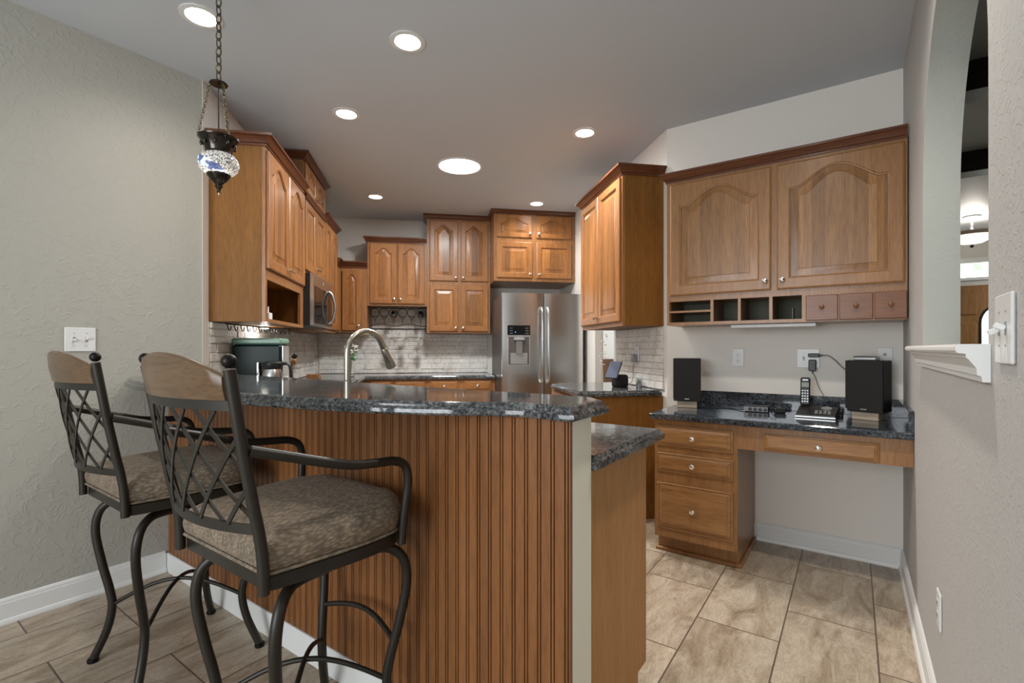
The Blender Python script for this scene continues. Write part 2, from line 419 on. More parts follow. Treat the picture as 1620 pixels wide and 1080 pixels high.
fl = MB().box(-5, 12, -3.2, 13, -.1, 0).build('floor', M['floor'], rotz=AROT); struct(fl, 'beige travertine tile floor')
cl = MB().box(-5, 12, -3.2, 13, H, H + .1).build('ceiling', M['ceil'], rotz=AROT); struct(cl, 'grey white painted ceiling')
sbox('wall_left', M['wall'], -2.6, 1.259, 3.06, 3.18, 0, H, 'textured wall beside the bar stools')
m = MB().prism([(-1.27, 3.05), (-1.27, 6.1), (-1.39, 6.1), (-1.39, 3.17)], 0, H); struct(m.build('wall_kitchen_left', M['wallk']), 'wall behind the microwave')
kbox('wall_back', M['wallk'], -1.27, 1.66, 5.98, 6.1, 0, H, 'back wall of the kitchen')
# kitchen right wall: near piece, header over the opening, far piece
y1 = 3.42 / S - 1.66
m = MB().prism([(1.66, y1), (1.66 + .085, y1 + .005), (1.745, 4.12), (1.66, 4.12)], 0, H); struct(m.build('wall_kitchen_right', M['wallk']), 'wall behind the right upper cabinet')
kbox('wall_kitchen_right_header', M['wallk'], 1.66, 1.745, 4.12, 4.66, 2.05, H, 'wall over the doorway')
kbox('wall_kitchen_right_far', M['wallk'], 1.66, 1.745, 4.66, 6.1, 0, H, 'wall beside the refrigerator')
# desk wall p=3.42
qc = (3.42 - 1.66 / S)          # corner q on p=3.42 where x=1.66 (negative of p-q)
qcor = 3.42 - 1.66 * math.sqrt(2)
sbox('wall_desk', M['wallk'], 3.42, 3.52, -.225, qcor, 0, H, 'wall over and under the desk')
# right wall with arched pass-through
def arch_pts(p0=1.365, p1=2.50, zs=1.80, b=.60, n=28):
    c = (p0 + p1) / 2; a = (p1 - p0) / 2
    return [(c + a * math.cos(PI * k / n), zs + b * math.sin(PI * k / n)) for k in range(n + 1)]   # from p1 to p0
SILL = 1.205
def right_wall():
    m = MB(); q0, q1 = -.225, -.335
    P0, P1 = -2.6, 3.52
    ar = arch_pts(); n = len(ar)
    def quad(a, b, c, d):
        for q in (q0, q1):
            m.add([(-q, p, z) for p, z in (a, b, c, d)], [(0, 1, 2, 3)])
    quad((P0, 0), (P1, 0), (P1, SILL), (P0, SILL))
    quad((ar[-1][0], SILL), (P0, SILL), (P0, 1.8), (ar[-1][0], 1.8))
    quad((ar[0][0], SILL), (P1, SILL), (P1, 1.8), (ar[0][0], 1.8))
    for i in range(n - 1):
        a, b = ar[i], ar[i + 1]; quad(a, b, (b[0], H), (a[0], H))
    quad((ar[0][0], 1.8), (P1, 1.8), (P1, H), (ar[0][0], H)); quad((ar[-1][0], 1.8), (P0, 1.8), (P0, H), (ar[-1][0], H))
    m.add([(-q0, P0, 0), (-q1, P0, 0), (-q1, P0, H), (-q0, P0, H)], [(0, 1, 2, 3)])
    m.add([(-q0, P1, 0), (-q1, P1, 0), (-q1, P1, H), (-q0, P1, H)], [(0, 1, 2, 3)])
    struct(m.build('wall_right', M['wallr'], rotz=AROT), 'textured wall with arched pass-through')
    # lining of the opening
    m = MB(); loop = [(ar[-1][0], SILL)] + [ar[i] for i in range(n - 1, -1, -1)] + [(ar[0][0], SILL)]
    vs = [v for a, za in loop for v in ((-q0, a, za), (-q1, a, za))]; m.add(vs, [(2 * i, 2 * i + 1, 2 * i + 3, 2 * i + 2) for i in range(len(loop) - 1)])
    m.add([(-q0, loop[0][0], SILL), (-q1, loop[0][0], SILL), (-q1, loop[-1][0], SILL), (-q0, loop[-1][0], SILL)], [(0, 1, 2, 3)])
    struct(m.build('trim_opening', M['jamb'], rotz=AROT, smooth=30), 'painted inside of the arched opening')
right_wall()
# sill shelf with crown moulding under it
def sweep_straight(m, prof, x0, x1):
    """profile (out, z) swept along local x between x0 and x1, out = -y"""
    m.rings([[(x, -o, z) for o, z in prof] for x in (x0, x1)]); return m
sp = [(0, 1.142), (.012, 1.142), (.014, 1.154), (.020, 1.156), (.021, 1.170), (.033, 1.188), (.037, 1.192), (.037, 1.199), (.05, 1.201), (.053, 1.206), (.053, 1.213), (.049, 1.219), (0, 1.219)]
m = MB()
# faces the room (+q): local frame rotated so that -y points to +q
sweep_straight(m, sp, 0, 1.185)
m.box(.025, 1.15, 0, .112, 1.2055, 1.219)
sl = m.build('trim_sill', M['white'], loc=(*pq(2.525, -.2245), 0), rotz=-135); struct(sl, 'white sill with crown moulding under the pass-through')
# unseen rear wall; its window is invented as a light source
def rear():
    m = MB()
    for a in ((-3.18, -2.1, 0, H), (.05, .335, 0, H), (-2.1, .05, 0, .5), (-2.1, .05, 2.4, H)): m.box(a[0], a[1], -2.72, -2.6, a[2], a[3])
    struct(m.build('wall_rear', M['wall'], rotz=AROT))
    m = MB()
    for a in ((-2.1, -2.04, .5, 2.4), (-.01, .05, .5, 2.4), (-2.1, .05, .5, .56), (-2.1, .05, 2.34, 2.4), (-1.05, -.99, .56, 2.34), (-2.04, -.01, 1.42, 1.46)): m.box(a[0], a[1], -2.68, -2.62, a[2], a[3])
    struct(m.build('window_added', M['white'], rotz=AROT))
rear()
# baseboards
def base(name, p0, p1, q0, q1, lab):
    pass
BP = [(0, 0), (.022, 0), (.022, .008), (.018, .018), (.013, .022), (.013, .088), (.010, .094), (.010, .100), (.005, .108), (0, .112)]
struct(sweep_straight(MB(), BP, -2.6, 1.075).build('baseboard_left', M['white'], loc=(*pq(0, 3.0595), 0), rotz=45), 'white baseboard along the left wall')
struct(sweep_straight(MB(), BP, .225, -.50).build('baseboard_desk', M['white'], loc=(*pq(3.4195, 0), 0), rotz=AROT), 'white baseboard under the desk')
struct(sweep_straight(MB(), BP, -3.41, 2.6).build('baseboard_right', M['white'], loc=(*pq(0, -.2245), 0), rotz=-135), 'white baseboard along the right wall')
# bar half wall, with the beadboard and its baseboard
sbox('wall_bar', M['post'], 1.102, 1.208, .585, 3.06, 0, 1.028, 'cream painted end of the bar half wall')
BB = [(0, 0), (.010, 0), (.010, .096), (.006, .1), (0, .1)]
struct(sweep_straight(MB(), BB, -3.05, -.59).build('baseboard_bar', M['white'], loc=(*pq(1.088, 0), 0), rotz=AROT), 'white baseboard along the beadboard')
# ---- beyond: foyer seen through the arch, hall seen through the doorway
sbox('wall_foyer_far', M['foyerwall'], 8.87, 8.97, -4.6, 1.0, 0, H, 'foyer wall with the front door')
sbox('wall_foyer_right', M['foyerwall'], -2.6, 8.87, -4.6, -4.5, 0, H)
sbox('wall_foyer_left', M['foyerwall'], 3.52, 8.87, .9, 1.0, 0, H)
sbox('wall_foyer_rear', M['foyerwall'], -2.7, -2.6, -4.6, -.335, 0, H)
for k, p in enumerate((3.535, 5.15)):
    sbox('trim_beam', M['beam'], p, p + .18, -4.5, -.34 if p < 3.5 else .9, H - .16, H - .001, 'dark wooden beam across the ceiling beyond the arch')
kbox('wall_hall_far', M['foyerwall'], 1.745, 7.5, 9.2, 9.3, 0, H)
kbox('wall_hall_left', M['foyerwall'], 1.5, 1.66, 6.1, 9.3, 0, H)
kbox('trim_hall', M['wainscot'], 1.76, 7.5, 9.17, 9.2, 0, 1.0, 'brown wainscot panelling in the hall')
m = MB(); 
for a in ((1.655, 1.765, 4.12, 4.135, 0, 2.05), (1.648, 1.66, 4.075, 4.135, 0, 2.11)): m.box(*a)
struct(m.build('trim_doorway', M['white']), 'white casing at the doorway edge')

# ================================================================ recessed lights
def recessed(x, y, label, r=.062, tube=False, k=1.0):
    t = thing('solar_tube' if tube else 'recessed_light', label, 'ceiling light', (x, y, H), 0, None if tube else 'recessed ceiling lights')
    R = r + (.022 if tube else .026)
    MB().rings([[((rr) * math.cos(2 * PI * k / 40), rr * math.sin(2 * PI * k / 40), z) for k in range(40)] for rr, z in ((R, -.0005), (R, -.004), (r + .004, -.006), (r, -.003), (r, -.0005))], True, False, False).build('trim_ring', M['white'], t, 40)
    MB().lathe([(0, -.0012), (r, -.0012), (r, -.0022), (0, -.0026)], n=40).build('lens', M['tubelens' if tube else 'lens'], t)
    if tube: lamp('AREA', 'daylight', (0, 0, -.012), TUBE_W, (.95, .98, 1), t, shape='DISK', size=.34)
    else: lamp('SPOT', 'bulb', (0, 0, -.012), SPOT_W * k, WARM, t, shadow_soft_size=.05, spot_size=math.radians(150), spot_blend=.9)
for x, y, l, k in ((-1.034, 2.467, 'round recessed ceiling light behind the pendant chain, nearest the left wall', .6), (-.097, 2.492, 'round recessed ceiling light right of the pendant, over the bar', .85),
                (-.523, 3.327, 'round recessed ceiling light in front of the tall left cabinets', .8), (1.108, 3.327, 'round recessed ceiling light near the right upper cabinet', 1.7),
                (-.518, 5.093, 'small far recessed ceiling light at the back left corner', .5), (1.146, 5.043, 'small far recessed ceiling light in front of the refrigerator cabinet', .6),
                (*pq(1.75, .22), 'added unseen ceiling light above the frame, brightening the passage and end panel', 1.5)):  # out of view, added to brighten end panel, desk and floor
    recessed(x, y, l, k=k)
recessed(.269, 4.122, 'large round daylight tube in the middle of the ceiling', .172, True)

# ================================================================ cabinet kit
def knob(parent, x, y, z, mat='chrome', r=.0145):
    m = MB(); A = Matrix.Translation((x, y, z)) @ Matrix.Rotation(PI / 2, 4, 'X')
    m.lathe([(.004, 0), (.0045, .010), (r * .7, .014), (r, .020), (r * .95, .026), (r * .5, .029), (0, .030)], n=16, M4=A)
    return m.build('knob', M[mat], parent, 50)
def loop(x0, x1, z0, z1, rise, n=24):
    """outline: bottom left, bottom right, up, arched top right to left (rise: height of the bump above z1)"""
    P = [(x0, z0), (x1, z0), (x1, z1)]
    for k in range(1, n):
        u = 1 - 2 * k / n; a = min(abs(u) / .82, 1)
        P.append((x0 + (x1 - x0) * (u + 1) / 2, z1 + rise * (.5 * (1 + math.cos(PI * a))) ** .62))
    P.append((x0, z1)); return P
def rectloop(x0, x1, z0, z1, n=24):
    P = [(x0, z0), (x1, z0), (x1, z1)]
    for k in range(1, n): P.append((x1 + (x0 - x1) * k / n, z1))
    P.append((x0, z1)); return P
def drawer(parent, x0, x1, z0, z1, y, mat, kn, name, knmat, kr):
    yf = y - .020; i = min(.028, (z1 - z0) * .22)
    L = [(0, y), (0, yf + .011), (.003, yf + .009), (i * .30, yf + .0085), (i * .36, yf + .0115), (i * .42, yf + .0115), (i * .46, yf + .0075), (i, yf + .0035), (i + .0012, yf)]
    m = MB(); m.rings([[(x0 + e, yy, z0 + e), (x1 - e, yy, z0 + e), (x1 - e, yy, z1 - e), (x0 + e, yy, z1 - e)] for e, yy in L])
    o = m.build(name, M[mat], parent, 20)
    knob(o, (x0 + x1) / 2, yf, (z0 + z1) / 2, knmat, kr); return o
def door(parent, x0, x1, z0, z1, y, mat='door', arch=0, kn=None, th=.020, st=.055, name='door', knmat='chrome', kz=None, kr=.0145):
    """raised panel door on a front at local y; its own front at y-th"""
    w = x1 - x0; h = z1 - z0
    if 'drawer' in name: return drawer(parent, x0, x1, z0, z1, y, mat, kn, name, knmat, kr)
    st = min(st, w * .24, h * .17)
    yf = y - th; b = .004; t = st + (arch * .85 if arch else 0)
    L = [(rectloop(x0, x1, z0, z1), y), (rectloop(x0, x1, z0, z1), yf + b), (rectloop(x0 + b * 2, x1 - b * 2, z0 + b * 2, z1 - b * 2), yf)]
    def il(i, rise): return loop(x0 + st + i, x1 - st - i, z0 + st + i, z1 - t - i, rise)
    a = arch
    g = min(.034, w * .10, h * .08)
    fr = L + [(il(0, a), yf), (il(.005, a), yf + .005), (il(.008, a), yf + .0055), (il(.010, a), yf + .0125)]
    m = MB(); m.rings([[(px, yy, pz) for px, pz in lp] for lp, yy in fr], True, True, False)
    o = m.build(name, M[mat if mat in ('doorh', 'walnuth') else mat + '_frame'], parent, 25)
    pn = [(il(.008, a), yf + .016), (il(.008, a), yf + .0127), (il(.015, a), yf + .0125), (il(.015 + g, a), yf + .004), (il(.0165 + g, a), yf + .0012)]
    m = MB(); m.rings([[(px, yy, pz) for px, pz in lp] for lp, yy in pn], True, True, True)
    m.build('door_panel', M[mat], o, 25)
    if kn:
        kx = {'r': x1 - .028, 'l': x0 + .028, 'c': (x0 + x1) / 2}[kn]; kzz = kz if kz is not None else ((z0 + z1) / 2 if kn == 'c' else z0 + .05)
        knob(o, kx, yf, kzz, knmat, kr)
    return o
def crown(parent, w, d, z, hgt=.07, out=.05, left=True, right=True, mat='crown', ys=0):
    k = hgt / .07; q = out / .05
    prof = [(0, 0), (.010 * q, 0), (.010 * q, .012 * k), (.018 * q, .016 * k), (.026 * q, .032 * k), (.038 * q, .046 * k), (.042 * q, .050 * k), (.050 * q, .054 * k), (.050 * q, .070 * k), (0, .070 * k)]
    # path points with outward offsets
    R = []
    def ring(fn): R.append([fn(o, zz + z) for o, zz in prof])
    if left: ring(lambda o, zz: (-o, ys, zz)); ring(lambda o, zz: (-o, -d - o, zz))
    else: ring(lambda o, zz: (0, -d - o, zz))
    if right: ring(lambda o, zz: (w + o, -d - o, zz)); ring(lambda o, zz: (w + o, 0, zz))
    else: ring(lambda o, zz: (w, -d - o, zz))
    m = MB(); m.rings(R)
    m.box(.002, w - .002, -d + .002, -.002, z + hgt * .3, z + hgt * .5)
    return m.build('crown_moulding', M[mat], parent, 35)
def carcass(parent, w, d, h, z0=0, mat='frame', side=None, openings=()):
    m = MB()
    if not openings: m.box(0, w, -d, 0, z0, z0 + h)
    return m.build('body', M[mat], parent)

# ---- left wall (rot +90: local x -> +y, local y -> -x). origin at wall x=-1.27
LX = -1.2685
def left_cab1():
    t = thing('upper_cabinet', 'tall cherry wall cabinet with two arched doors over an open niche, beside the pendant', 'cabinet', (LX, 3.126, 1.37), 90)
    w, d, h = .904, .31, 1.055
    m = MB()
    m.box(.0, .02, -d + .02, 0, 0, h); m.box(w - .02, w, -d + .02, 0, 0, h); m.box(.02, w - .02, -d + .02, 0, 0, .02); m.box(.02, w - .02, -d + .02, 0, .29, h); m.box(.02, w - .02, -.01, 0, .02, .29)
    m.build('body', M['panel'], t)
    m = MB()
    m.box(0, w, -d, -d + .019, .26, h); m.box(0, .035, -d, -d + .019, 0, .26); m.box(w - .09, w, -d, -d + .019, 0, .26); m.box(.035, w - .09, -d, -d + .019, 0, .022)
    m.build('face_frame', M['frame'], t)
    door(t, .015, .445, .325, 1.035, -d, arch=.075, kn='r'); door(t, .458, .889, .325, 1.035, -d, arch=.075, kn='l')
    crown(t, w, d, h - .002, .065, .05, True, False)
left_cab1()
def left_cab2():
    t = thing('upper_cabinet', 'tallest left wall cabinet reaching the ceiling, with four doors, over the microwave', 'cabinet', (LX, 4.031, 1.81), 90)
    w, d, h = .765, .31, .88
    MB().box(0, w, -d, 0, 0, h).build('body', M['frame'], t)
    door(t, .015, .375, .025, .575, -d, kn='r'); door(t, .39, .75, .025, .575, -d, kn='l')
    door(t, .015, .375, .645, .868, -d, arch=.04, kn='r', kz=.67); door(t, .39, .75, .645, .868, -d, arch=.04, kn='l', kz=.67)
    sweep_straight(MB(), [(d, .585), (d + .02, .585), (d + .03, .61), (d + .02, .63), (d, .635)], 0, w).build('rail_moulding', M['crown'], t)
    crown(t, w, d, h - .001, .058, .05, True, True)
left_cab2()
def left_cab3():
    t = thing('upper_cabinet', 'left wall cabinet with two arched doors, just beyond the microwave', 'cabinet', (LX, 4.797, 1.37), 90)
    w, d, h = .62, .31, 1.055
    MB().box(0, w, -d, 0, 0, h).build('body', M['frame'], t)
    door(t, .012, .303, .03, 1.035, -d, arch=.07, kn='r', kz=.30); door(t, .315, .608, .03, 1.035, -d, arch=.07, kn='l', kz=.30)
    crown(t, w, d, h - .001, .065, .05, False, True)
left_cab3()
def corner_cab():
    t = thing('corner_cabinet', 'short corner wall cabinet with a narrow arched door, lowest of the upper cabinets', 'cabinet', (LX, 5.9785, 1.39), 0)
    h = .72
    m = MB().prism([(0, 0), (0, -.56), (.31, -.56), (.31, -.33), (.605, -.33), (.605, 0)], 0, h); m.build('body', M['frame'], t)
    door(t, .335, .54, .02, h - .03, -.33, arch=.045, kn='r')
    # small door on the return
    d2 = bpy.data.objects.new('return_front', None)
    m = MB().box(.311, .326, -.55, -.36, .02, h - .03, .003); m.build('return_panel', M['door'], t)
    prof = [(0, 0), (.010, 0), (.010, .012), (.026, .032), (.042, .050), (.05, .054), (.05, .070), (0, .070)]
    R = []
    for fn in (lambda o: (.31 + o, -.56), lambda o: (.31 + o, -.33 - o), lambda o: (.605, -.33 - o)): R.append([(*fn(o), z + h) for o, z in prof])
    MB().rings(R).build('crown_moulding', M['crown'], t, 35)
corner_cab()
BY = 5.9785
def wine_cab():
    t = thing('upper_cabinet', 'wall cabinet with two arched doors above the iron wine rack', 'cabinet', (-.661, BY, 1.69), 0)
    w, d, h = .655, .33, .715
    MB().box(0, w, -d, 0, 0, h).build('body', M['frame'], t)
    door(t, .025, .32, .025, .70, -d, arch=.058, kn='r'); door(t, .333, .63, .025, .70, -d, arch=.058, kn='l')
    crown(t, w, d, h - .001, .06, .045, True, False)
wine_cab()
def tall_cab():
    t = thing('upper_cabinet', 'darker four-door wall cabinet reaching the ceiling, between the wine rack and the refrigerator', 'cabinet', (-.004, BY, 1.387), 0)
    w, d, h = .728, .33, 1.31
    MB().box(0, w, -d, 0, 0, h).build('body', M['frame'], t)
    for z0, z1, a in ((.02, .555, 0), (.60, 1.29, .06)):
        door(t, .03, .355, z0, z1, -d, arch=a, kn='r', kz=z0 + .04); door(t, .385, .705, z0, z1, -d, arch=a, kn='l', kz=z0 + .04)
    crown(t, w, d, h - .001, .052, .04, True, False)
tall_cab()
def fridge_cab():
    t = thing('upper_cabinet', 'wide wall cabinet with four short doors above the refrigerator', 'cabinet', (.7265, BY, 1.96), 0)
    w, d, h = .925, .655, .745
    MB().box(0, w, -d, 0, 0, h).build('body', M['frame'], t)
    for z0, z1, a in ((.035, .435, 0), (.485, .735, .06)):
        door(t, .03, .43, z0, z1, -d, arch=a, kn='r', kz=z0 + .045); door(t, .478, .885, z0, z1, -d, arch=a, kn='l', kz=z0 + .045)
    crown(t, w, d, h - .001, .045, .035, True, False, ys=-.385)
fridge_cab()
def right_cab():
    t = thing('upper_cabinet', 'wall cabinet with two plain panel doors over the smart display', 'cabinet', (1.6585, 4.115, 1.37), -90)
    w, d, h = .893, .31, 1.06
    MB().box(0, w, -d + .019, 0, 0, h).build('body', M['panel'], t)
    MB().box(0, w, -d, -d + .0185, 0, h).build('face_frame', M['frame'], t)
    door(t, .015, .44, .03, h - .015, -d, kn='r'); door(t, .452, .878, .03, h - .015, -d, kn='l')
    crown(t, w, d, h - .001, .065, .05, True, True)
right_cab()

# ================================================================ microwave
def microwave():
    t = thing('microwave', 'black and stainless microwave under the tallest left cabinet', 'microwave', (LX, 4.034, 1.392), 90)
    w, d, h = .757, .385, .415
    MB().box(0, w, -d + .03, 0, 0, h, .003).build('body', M['black'], t)
    m = MB().box(0, w, -d, -d + .029, 0, h, .004); f = m.build('front_frame', M['steel'], t)
    MB().box(.05, .60, -d - .003, -d - .0005, .02, h - .095, .001).build('door_glass', M['blackgloss'], t)
    MB().box(.62, w - .008, -d - .003, -d - .0005, .02, h - .095, .001).build('control_panel', M['blackgloss'], t)
    A = Matrix.Translation((.375, -d, h - .045)) @ Matrix.Rotation(PI / 2, 4, 'X'); MB().lathe([(0, .0003), (.016, .0003), (.016, .002), (0, .003)], M4=A).build('badge', M['silver'], t)
    pts = smoothpath([(.60, -d, .04), (.605, -d - .03, .07), (.61, -d - .055, .19), (.605, -d - .03, .30), (.60, -d, .335)])
    MB().tube(pts, .011, 10).build('handle', M['steel'], t, 40)
microwave()

# ================================================================ iron hook rack, niche box
def hooks():
    t = thing('hook_rack', 'black iron rail of hooks under the left wall cabinet', 'hook rack', (-1.19, 3.16, 1.358), 81)
    MB().tube([(0, 0, 0), (.86, 0, 0)], .004, 8).build('rail', M['iron2'], t)
    for k in range(12):
        x = .02 + k * .0745
        pts = [(x, 0, .004)] + [(x + .014 * math.sin(a), -.02 * math.sin(a * .5), -.022 - .017 * math.cos(a + PI) * -1) for a in [0]] 
        pts = [(x, 0, .004), (x, 0, -.018)] + [(x + .015 - .015 * math.cos(a), -.004, -.020 - .018 * math.sin(a)) for a in [PI * i / 8 for i in range(9)]] + [(x + .032, -.004, -.012)]
        MB().tube(pts, .003, 6).build('hook', M['iron2'], t)
hooks()
t = thing('puck_light', 'small puck light under the left wall cabinet, glowing on the stone', 'light', (-1.17, 3.80, 1.3695), 0)
MB().lathe([(0, 0), (.03, 0), (.03, -.012), (.024, -.014), (0, -.014)]).build('housing', M['white'], t); MB().lathe([(0, -.0145), (.022, -.0145), (.02, -.017), (0, -.018)]).build('lens', M['lens'], t)
lamp('POINT', 'bulb', (0, 0, -.03), 1.6, WARM, t, shadow_soft_size=.02)
t = thing('sachet_holder', 'small white holder of packets in the open cabinet niche', 'holder', (-1.05, 3.44, 1.391), 90)
MB().box(-.035, .035, -.03, .03, 0, .055, .003).build('box', M['whiteplastic'], t)
for k in range(3): MB().box(-.028 + k * .02, -.014 + k * .02, -.02 + k * .005, -.016 + k * .005, .0555, .082 + .008 * k).build('packet', M['petal'], t)

# ================================================================ backsplash
def backsplash(name, loc, rot, regions, lab, dmax=.020):
    m = MB(); rr = random.Random(len(lab))
    for X0, X1, Z0, Z1 in regions:
        z = Z0
        while z < Z1 - .002:
            rh = min(rr.choice((.045, .055, .068)), Z1 - z)
            if Z1 - z - rh < .02: rh = Z1 - z
            m.box(X0, X1, -.005, 0, z, z + rh)
            x = X0 - rr.random() * .1
            while x < X1:
                bw = rr.uniform(.10, .22); a, b = max(x, X0), min(x + bw, X1)
                if b - a > .012: m.box(a + .0010, b - .0010, -rr.uniform(.008, dmax), -.0051, z + .0010, z + rh - .0010, .004)
                x += bw
            z += rh
    o = m.build(name, M['stone'], loc=loc, rotz=rot); tag(o, lab, 'backsplash'); return o
backsplash('stone_backsplash', (-1.2695, 3.12, .9155), 90, [(0, 2.84, 0, .452)], 'split stone backsplash on the left wall behind the coffee maker')
backsplash('stone_backsplash', (-1.248, 5.9795, .9155), 0, [(0, 1.98, 0, .470), (.596, 1.238, .4702, .772)], 'split stone backsplash on the back wall below the wine rack')
backsplash('stone_backsplash', (1.6595, 4.07, .9155), -90, [(0, .86, 0, .452)], 'split stone backsplash behind the smart display')

# ================================================================ counters and base cabinets
OG = lambda z1, th: [(.006, z1 - th), (0, z1 - th + .005), (0, z1 - .016), (.004, z1 - .012), (.009, z1 - .0115), (.012, z1 - .006), (.016, z1)]
def counter(name, poly, z1, mat, lab, th=.04, cat='countertop', rot=0):
    m = MB().slab(poly, OG(z1, th)); o = m.build(name, M[mat], rotz=rot, smooth=12); tag(o, lab, cat); return o
counter('countertop', [(-1.2465, 5.958), (-1.2465, 4.80), (-.635, 4.80), (-.635, 5.345), (.742, 5.345), (.742, 5.958)], .914, 'granite', 'granite countertop along the back wall, left of the refrigerator')
counter('countertop', [(-1.2465, 4.03), (-1.2465, 3.18), (-.635, 3.18), (-.635, 4.03)][::-1][::-1], .914, 'granite', 'granite countertop under the coffee maker')
counter('countertop', [(1.02, 3.205), (1.638, 3.205), (1.638, 4.06), (1.12, 4.06), (1.02, 3.96)], .914, 'granite', 'granite countertop under the smart display')
pen = [(1.7925, .57), (1.7925, 2.675), (1.352, 3.115), (1.27, 3.035), (1.2125, 3.035), (1.2125, .57)]
counter('countertop', [pq(*a) for a in pen], .914, 'granite', 'lower granite countertop behind the raised bar')
# bar slab outline, control points in (p,q)
def barpoly():
    front = [(1.055, .557), (1.045, .60), (1.055, .66), (1.045, .74), (.985, .85), (.925, .97), (.87, 1.12), (.82, 1.30), (.785, 1.50), (.762, 1.75), (.755, 2.0), (.762, 2.25), (.778, 2.50), (.80, 2.70), (.835, 2.87), (.885, 3.0), (.915, 3.045)]
    f = [tuple(v)[:2] for v in smoothpath([(a, b, 0) for a, b in front], 4)]
    back = [(1.05, 3.045), (1.25, 3.045), (1.345, 2.95), (1.35, 2.6), (1.35, 2.2), (1.345, 1.9), (1.325, 1.5), (1.32, 1.1), (1.335, .85), (1.335, .64), (1.26, .557)]
    out = [pq(*a) for a in f + back]
    area = sum(out[i - 1][0] * out[i][1] - out[i][0] * out[i - 1][1] for i in range(len(out)))
    return out if area > 0 else out[::-1]
BPOLY = barpoly()
m = MB().slab(BPOLY, [(.008, 1.0285), (.002, 1.031), (0, 1.036), (0, 1.046), (.003, 1.050), (.008, 1.0515), (.010, 1.0525), (.0115, 1.058), (.015, 1.063), (.021, 1.066)])
tag(m.build('bar_countertop', M['granite'], smooth=12), 'raised curved granite bar top behind the two stools', 'countertop')
# beadboard
def beadboard():
    x0, x1 = -3.055, -.5855; per = .0411; pts = []; x = x0
    while x < x1 - .001:
        e = min(x + per, x1); g = .006
        for dx, dy in ((0, 0), (per - .0135, 0), (per - .0125, g), (per - .0105, g), (per - .0095, .0003), (per - .0045, .0003), (per - .0035, g), (per - .0015, g)):
            if x + dx < x1: pts.append((x + dx, -.0125 + dy))
        x += per
    pts.append((x1, -.0125)); poly = pts + [(x1, 0), (x0, 0)]
    o = MB().prism(poly, 0, 1.028).build('beadboard_panelling', M['bead'], loc=(*pq(1.1015, 0), 0), rotz=AROT); tag(o, 'brown vertical beadboard panelling covering the bar front', 'panelling')
beadboard()
# peninsula base cabinet (end panel to camera right)
t = thing('base_cabinet', 'honey wood end panel of the peninsula base cabinet beneath the lower countertop', 'cabinet', (*pq(1.2095, .603), 0), AROT)
# local: x=-q (so cabinet runs to negative x), y = p
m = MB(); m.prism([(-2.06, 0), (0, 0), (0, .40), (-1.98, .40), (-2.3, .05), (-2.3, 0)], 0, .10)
m.prism([(-2.06, 0), (0, 0), (0, .478), (-1.95, .478), (-2.35, .08), (-2.35, 0)], .10, .873); m.build('body', M['panel_lit'], t)
MB().box(-.42, -.012, .479, .497, .13, .86, .003).build('door', M['door'], t)
MB().box(-1.9, .012, .401, .415, 0, .02, .003).build('shoe_moulding', M['walnutf'], t)
# left base under the coffee maker
t = thing('base_cabinet', 'cherry base cabinet against the left wall, hidden behind the bar', 'cabinet', (LX, 3.2, 0), 90)
MB().box(0, .83, -.60, 0, .10, .873).build('body', M['frame'], t); MB().box(0, .83, -.53, 0, 0, .099).build('toe_kick', M['toe'], t)
door(t, .02, .40, .15, .70, -.60, kn='r', kz=.65); door(t, .43, .81, .15, .70, -.60, kn='l', kz=.65)
# range under the microwave
t = thing('range', 'black glass top range between the left countertops', 'stove', (LX, 4.034, 0), 90)
MB().box(0, .762, -.63, -.0, .0, .90, .004).build('body', M['steel'], t); MB().box(.0, .762, -.62, -.02, .9005, .912, .003).build('cooktop', M['blackgloss'], t)
MB().box(.05, .71, -.634, -.6305, .25, .70, .001).build('oven_window', M['blackgloss'], t); MB().tube([(.08, -.66, .77), (.68, -.66, .77)], .011).build('handle', M['steel'], t)
# back base cabinets with the drawers
t = thing('base_cabinet', 'cherry base cabinet with a row of drawers under the back countertop', 'cabinet', (-.62, BY, 0), 0)
MB().box(-.64, 1.365, -.60, 0, .10, .873).build('body', M['frame'], t); MB().box(-.64, 1.365, -.53, 0, 0, .099).build('toe_kick', M['toe'], t)
for x0, x1 in ((-.0 + .02, .235), (.273, .602), (.65, .96), (1.01, 1.33)):
    door(t, x0, x1, .735, .862, -.60, 'doorh', kn='c', name='drawer', st=.03)
    door(t, x0, x1, .14, .70, -.60, kn='r', kz=.64)
# right base cabinet
t = thing('base_cabinet', 'honey wood base cabinet under the smart display countertop', 'cabinet', (1.6585, 4.05, 0), -90)
MB().box(0, .82, -.60, -.0, .10, .873).build('body', M['panel'], t); MB().box(0.0, .82, -.53, 0, 0, .099).build('toe_kick', M['panel'], t)
for x0, x1 in ((.02, .39), (.43, .80)):
    door(t, x0, x1, .735, .862, -.60, 'doorh', kn='c', name='drawer', st=.03); door(t, x0, x1, .14, .70, -.60, kn='r', kz=.64)

